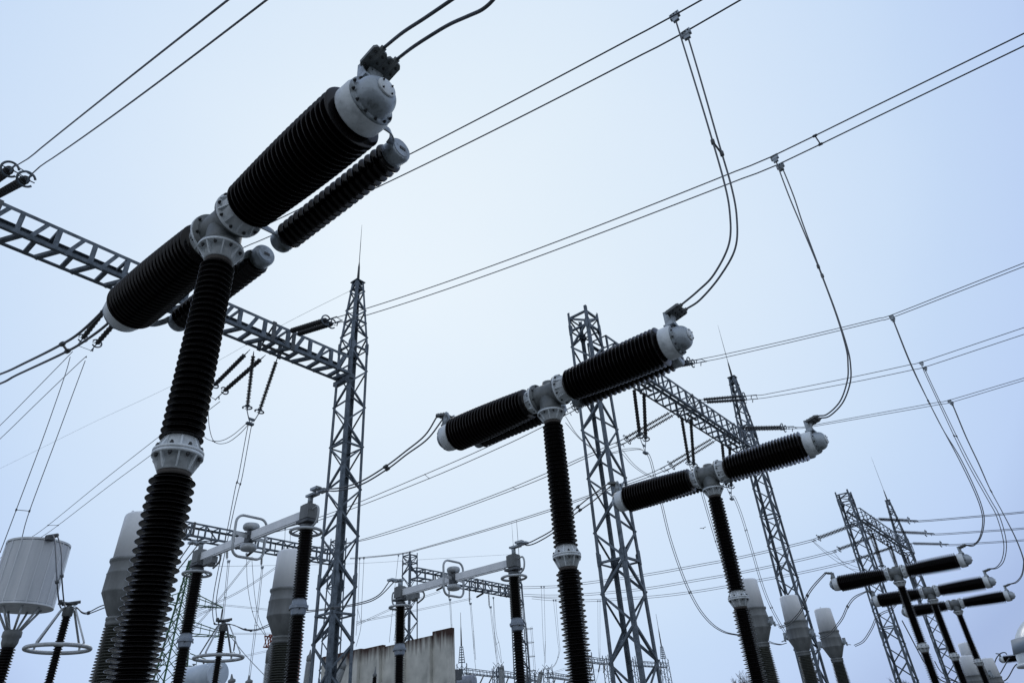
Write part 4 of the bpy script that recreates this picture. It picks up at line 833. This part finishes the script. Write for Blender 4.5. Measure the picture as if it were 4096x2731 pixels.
# far gantries and masts
def far_gantry(label, pL, pR, z, mast=None, r=.7):
    A = onZ(*pL, z); B_ = onZ(*pR, z); o = (A.x, A.y, 0); T = thing('portal_gantry', label, 'gantry', o, GR)
    d = (B_-A); d.z = 0; dn = d.normalized(); nn = V((-dn.y, dn.x, 0))
    for P in (A, B_):
        b = MB()
        for s in (-1, 1):
            for s2 in (-1, 1): b.bar((P.x+s*.9, P.y+s2*.9, 0), (P.x+s*.7, P.y+s2*.7, z+1.8), .13, .13)
        k = 0; zz = .5
        while zz < z+1.5:
            for s in (-1, 1):
                q = 1 if k % 2 else -1
                b.bar((P.x-q*.8, P.y+s*.8, zz), (P.x+q*.8, P.y+s*.8, zz+1.5), .07, .07); b.bar((P.x+s*.8, P.y-q*.8, zz), (P.x+s*.8, P.y+q*.8, zz+1.5), .07, .07)
            zz += 1.5; k += 1
        b.build('tower', 'steel', T, o)
    b = MB()
    for s in (-.7, .7):
        for h in (0, .85): b.bar(V((A.x, A.y, z+h))+nn*s, V((B_.x, B_.y, z+h))+nn*s, .12, .12)
    n = max(3, int(d.length/1.4))
    for i in range(n+1):
        P = A.lerp(B_, i/n)
        for s in (-.7, .7): b.bar(V((P.x, P.y, z))+nn*s, V((P.x, P.y, z+.85))+nn*s, .08, .08, dn)
        b.bar(V((P.x, P.y, z))-nn*.7, V((P.x, P.y, z))+nn*.7, .12, .1)
    b.build('beam', 'steel', T, o)
    for f in (.25, .6, .85):
        P = A.lerp(B_, f); b = MB(); b.lathe([(0, .03), (.2, .14), (3.0, .14), (3.2, .03)], V((P.x, P.y, z)), (-.8, -.3, -.6), 8); b.build('insulator', 'rubber', T, o)
    if mast:
        P = A if mast[0] == 'L' else B_; b = MB(); h1, h2 = mast[1], mast[2]
        for s in (-1, 1):
            for s2 in (-1, 1): b.bar((P.x+s*.45, P.y+s2*.45, z+1.8), (P.x+s*.2, P.y+s2*.2, h1), .1, .1)
        for k in range(7):
            zz = z+2+(h1-z-2.2)*k/6; w = .45-.25*k/6.5
            for s in (-1, 1): b.bar((P.x-w, P.y+s*w, zz), (P.x+w, P.y+s*w, zz), .12, .1); b.bar((P.x+s*w, P.y-w, zz), (P.x+s*w, P.y+w, zz), .12, .1)
        b.build('peak', 'steel', T, o); b = MB(); b.lathe([(0, .16), (3, .12), (4, .06), (h2-h1, .04)], (P.x, P.y, h1), (0, 0, 1), 8); b.build('lightning_rod', 'steeldk', T, o)
    return T
def zat(P, v_u, v_v):
    d = ray(v_u, v_v); k = hypot(P.x, P.y)/hypot(d.x, d.y); return 1.6+d.z*k
A = onZ(1848, 2690, 17); far_gantry('far gantry with a slender lattice mast at the bottom centre', (1848, 2690), (1988, 2706), 17, ('L', zat(A, 1846, 2583), zat(A, 1842, 2448)))
far_gantry('far gantry continuing right of the grey bushing', (1996, 2700), (2140, 2722), 16)
far_gantry('far gantry right of the ladder cage at the bottom edge', (2193, 2706), (2300, 2722), 16)
far_gantry('far gantry crossing behind the foot of the second breaker column', (2350, 2646), (2432, 2656), 17)
A = onZ(2660, 2668, 17); far_gantry('far gantry behind the stub-topped tower with a rod-topped mast', (2540, 2660), (2660, 2668), 17, ('R', zat(A, 2645, 2583), zat(A, 2624, 2454)))
sp = onY(2066, 2080, 95); b = MB(); b.lathe([(0, .6), (14, .4), (18, .12), (sp.z, .04)], (sp.x, 95, 0), (0, 0, 1), 8); tag(b.build('lightning_mast', 'steeldk'), 'single needle mast rising behind the right post of the farther disconnector', 'mast')

# bushings
def bushing(label, top, bot, Y, r, m='porcw', head=.5):
    p = onY(*top, Y); q = onY(*bot, Y); a = (p-q).normalized(); T = thing('bushing', label, 'bushing', (q.x, q.y, 0), 'transformer bushings'); o = (q.x, q.y, 0)
    b0 = q; Lh = (p-q).length; ext_ = 2.2; b0 = q-a*ext_; n = max(10, int((Lh+ext_)/(r*.33)))
    b = MB(); b.lathe(sheds(0, Lh+ext_-head, n, r*1.15, r, r*.72, 0, tip=.02, droop=.4), b0, a, 24); b.build('shed_body', m, T, o)
    b = MB(); b.lathe([(0, r*.6), (.05, r*.95), (head*.7, r*.95), (head, r*.4), (head+.3, r*.15)], p-a*head, a, 16); b.build('head', 'paintd', T, o)
    b = MB(); b.cyl((b0.x, b0.y, 0), b0, r*1.2, 12); b.build('turret', 'tankd', T, o)
bushing('leaning pale ribbed bushing seen through the left tower', (1376, 2648), (1345, 2731), 40, .26)
bushing('slim pale ribbed bushing between disconnector post and left tower', (1240, 2615), (1225, 2731), 44, .22)
bushing('upright grey bushing below the cable fork, right of the wall', (2007, 2662), (2007, 2731), 70, .36)
bushing('leaning grey bushing right of the ladder cage', (2165, 2685), (2155, 2731), 66, .36)
bushing('small dark capped arrester seen through the foot of the left tower', (1305, 2680), (1303, 2731), 46, .16, 'porc', .3)
bushing('small capped arrester right of the pale tank, nearer the ring', (927, 2712), (927, 2735), 50, .28, 'paint', .3)
bushing('small capped arrester left of the tall transformer base', (996, 2716), (996, 2738), 50, .28, 'paint', .3)
bushing('small dark post at the foot of the wall beside the disconnector column', (1500, 2690), (1497, 2735), 30, .12, 'porc', .2)
bushing('distant pale transformer column left of the tall ringed neck', (1085, 2582), (1070, 2731), 52, .36, 'porcw', 1.3)

# ------------------------------------------------------------------ trees
def tree(label, top, width_px, Y):
    p = onY(*top, Y); h = p.z; dep = (p-CAM).dot(FW); R = width_px*dep/F/2
    T = thing('bare_tree', label, 'tree', (p.x, p.y, 0), 'bare winter trees'); o = (p.x, p.y, 0); rnd = random.Random(int(top[0]))
    b = MB(); b.tube(smooth([(p.x, p.y, -1), (p.x+.1, p.y, h*.3), (p.x-.1, p.y, h*.62)], 4), h*.018, 7); b.build('trunk', 'bark', T, o)
    b = MB()
    def grow(q, d, ln, r, lv):
        e = q + d*ln; b.bar(q, e, r, r)
        if lv == 0: return
        for k in range(3 if lv > 1 else 4):
            nd = (d + V((rnd.gauss(0, .42), rnd.gauss(0, .42), rnd.gauss(.12, .25)))).normalized(); grow(q.lerp(e, rnd.uniform(.45, 1)), nd, ln*rnd.uniform(.6, .85), r*.6, lv-1)
    for k in range(9):
        a = k*2.4; q = V((p.x, p.y, h*rnd.uniform(.3, .62))); grow(q, V((cos(a)*.55, sin(a)*.55, 1)).normalized(), h*.17, h*.012, 5 if k < 6 else 4)
    b.build('crown', 'bark', T, o)
tree('bare winter tree at the bottom edge, left of the third breaker column', (2955, 2688), 130, 60)
tree('bare winter tree at the bottom edge, right of the white transformers', (3430, 2716), 110, 30)
tree('bare winter tree behind the foot of the far right gantry tower', (3610, 2696), 120, 30)
# ------------------------------------------------------------------ bird
bp = onX(2813, 2112, 55); b = MB(); b.lathe([(-.12, .005), (-.06, .045), (.04, .05), (.1, .03), (.15, .008)], bp, (.9, .3, .1), 10)
BD = thing('bird', 'tiny dark bird flying between the towers', 'bird', bp); b.build('body', 'black', BD, bp)
for s in (-1, 1): b = MB(); b.poly([bp+V((-.04, 0, .01)), bp+V((.06, 0, .01)), bp+V((.02, .2*s, .09)), bp+V((-.06, .32*s, .04))], (0, 0, .01)); b.build('wing', 'black', BD, bp)

# ------------------------------------------------------------------ person in helmet at the right edge
hd = CAM + ray(4268, 2640)*3.0; hx, hy, hz = hd
PS = thing('person', 'person in pale hard hat and black ear muffs, cut off by the right edge', 'person', (hx, hy, 0)); of = (hx, hy, 0)
me = bpy.data.meshes.new('body'); zt0 = hz-.02
vs = [(0, 0, .95), (0, 0, 1.2), (0, 0, 1.38), (0, 0, 1.5), (0, 0, zt0-.12), (0, .01, zt0), (-.1, .0, .9), (-.11, .02, .5), (-.11, 0, .08), (-.11, .13, .04), (.1, 0, .9), (.11, .02, .5), (.11, 0, .08), (.11, .13, .04),
      (-.19, 0, 1.4), (-.25, -.02, 1.12), (-.24, .1, .9), (-.23, .15, .82), (.19, 0, 1.4), (.25, -.02, 1.12), (.24, .1, .9), (.23, .15, .82)]
es = [(0, 1), (1, 2), (2, 3), (3, 4), (4, 5), (0, 6), (6, 7), (7, 8), (8, 9), (0, 10), (10, 11), (11, 12), (12, 13), (2, 14), (14, 15), (15, 16), (16, 17), (2, 18), (18, 19), (19, 20), (20, 21)]
rad = [.17, .16, .17, .065, .07, .09, .1, .065, .05, .045, .1, .065, .05, .045, .07, .05, .04, .035, .07, .05, .04, .035]
me.from_pydata(vs, es, []); me.materials.append(M['jacket']); bo = bpy.data.objects.new('body', me); COL.objects.link(bo); bo.parent = PS
sk = bo.modifiers.new('skin', 'SKIN'); 
if not me.skin_vertices: 
    bpy.context.view_layer.objects.active = bo
for i, v in enumerate(me.skin_vertices[0].data): v.radius = (rad[i], rad[i]*.8); v.use_root = (i == 0)
ss = bo.modifiers.new('sub', 'SUBSURF'); ss.levels = 2; ss.render_levels = 2
b = MB(); c = V((0, 0, zt0)); b.lathe([(-.15, .03), (-.13, .055), (-.09, .075), (-.03, .088), (.04, .09), (.09, .07), (.11, 0)], c, (0, .1, 1), 20)
b.poly([c+V((-.012, .08, .01)), c+V((.012, .08, .01)), c+V((.016, .112, -.035)), c+V((-.016, .112, -.035))], (0, -.03, -.012))
for s in (-1, 1): b.lathe([(0, .004), (.01, .02), (.018, .022), (.024, .006)], c+V((s*.08, -.005, -.02)), (s, 0, 0), 8)
b.build('head', 'skin', PS)
b = MB(); b.box(c+V((-.033, .083, .02)), .025, .01, .01); b.box(c+V((.033, .083, .02)), .025, .01, .01); b.box(c+V((0, .088, -.07)), .045, .008, .007); b.build('face_features', 'black', PS)
for i in range(10):
    s = -1 if i < 5 else 1; k = i % 5; q = V((s*.23-.02+.014*(k-2), .16, .79)); b = MB(); b.tube(smooth([q, q+V((0, .015, -.04)), q+V((0, .005, -.07+.006*abs(k-2)))], 4), .0085, 6); b.build('finger', 'skin', PS)
b = MB(); prof = [(-.005, .135)]+[(.15*sin(t_), .135*cos(t_)) for t_ in [pi/2*k/10 for k in range(0, 10)]]+[(.15, 0)]
b.lathe(prof, c+V((0, 0, .02)), (0, 0, 1), 40); b.lathe([(-.006, .13), (-.010, .141), (-.003, .143), (.002, .135)], c+V((0, 0, .022)), (0, 0, 1), 40); b.build('helmet', 'glass', PS)
b = MB(); b.lathe([(.030, .137), (.072, .128), (.073, .11)], c+V((0, 0, .024)), (0, 0, 1), 40); b.build('helmet_band', 'band', PS)
for s in (-1, 1):
    for ax in ((s, 0, 0),):
        b = MB(); b.lathe([(0, .03), (.01, .045), (.04, .047), (.055, .03), (.056, 0)], c+V((s*.075, -.01, -.03)), ax, 20); b.build('ear_muff', 'black', PS)
PS.rotation_euler = (0, 0, radians(-52.6))
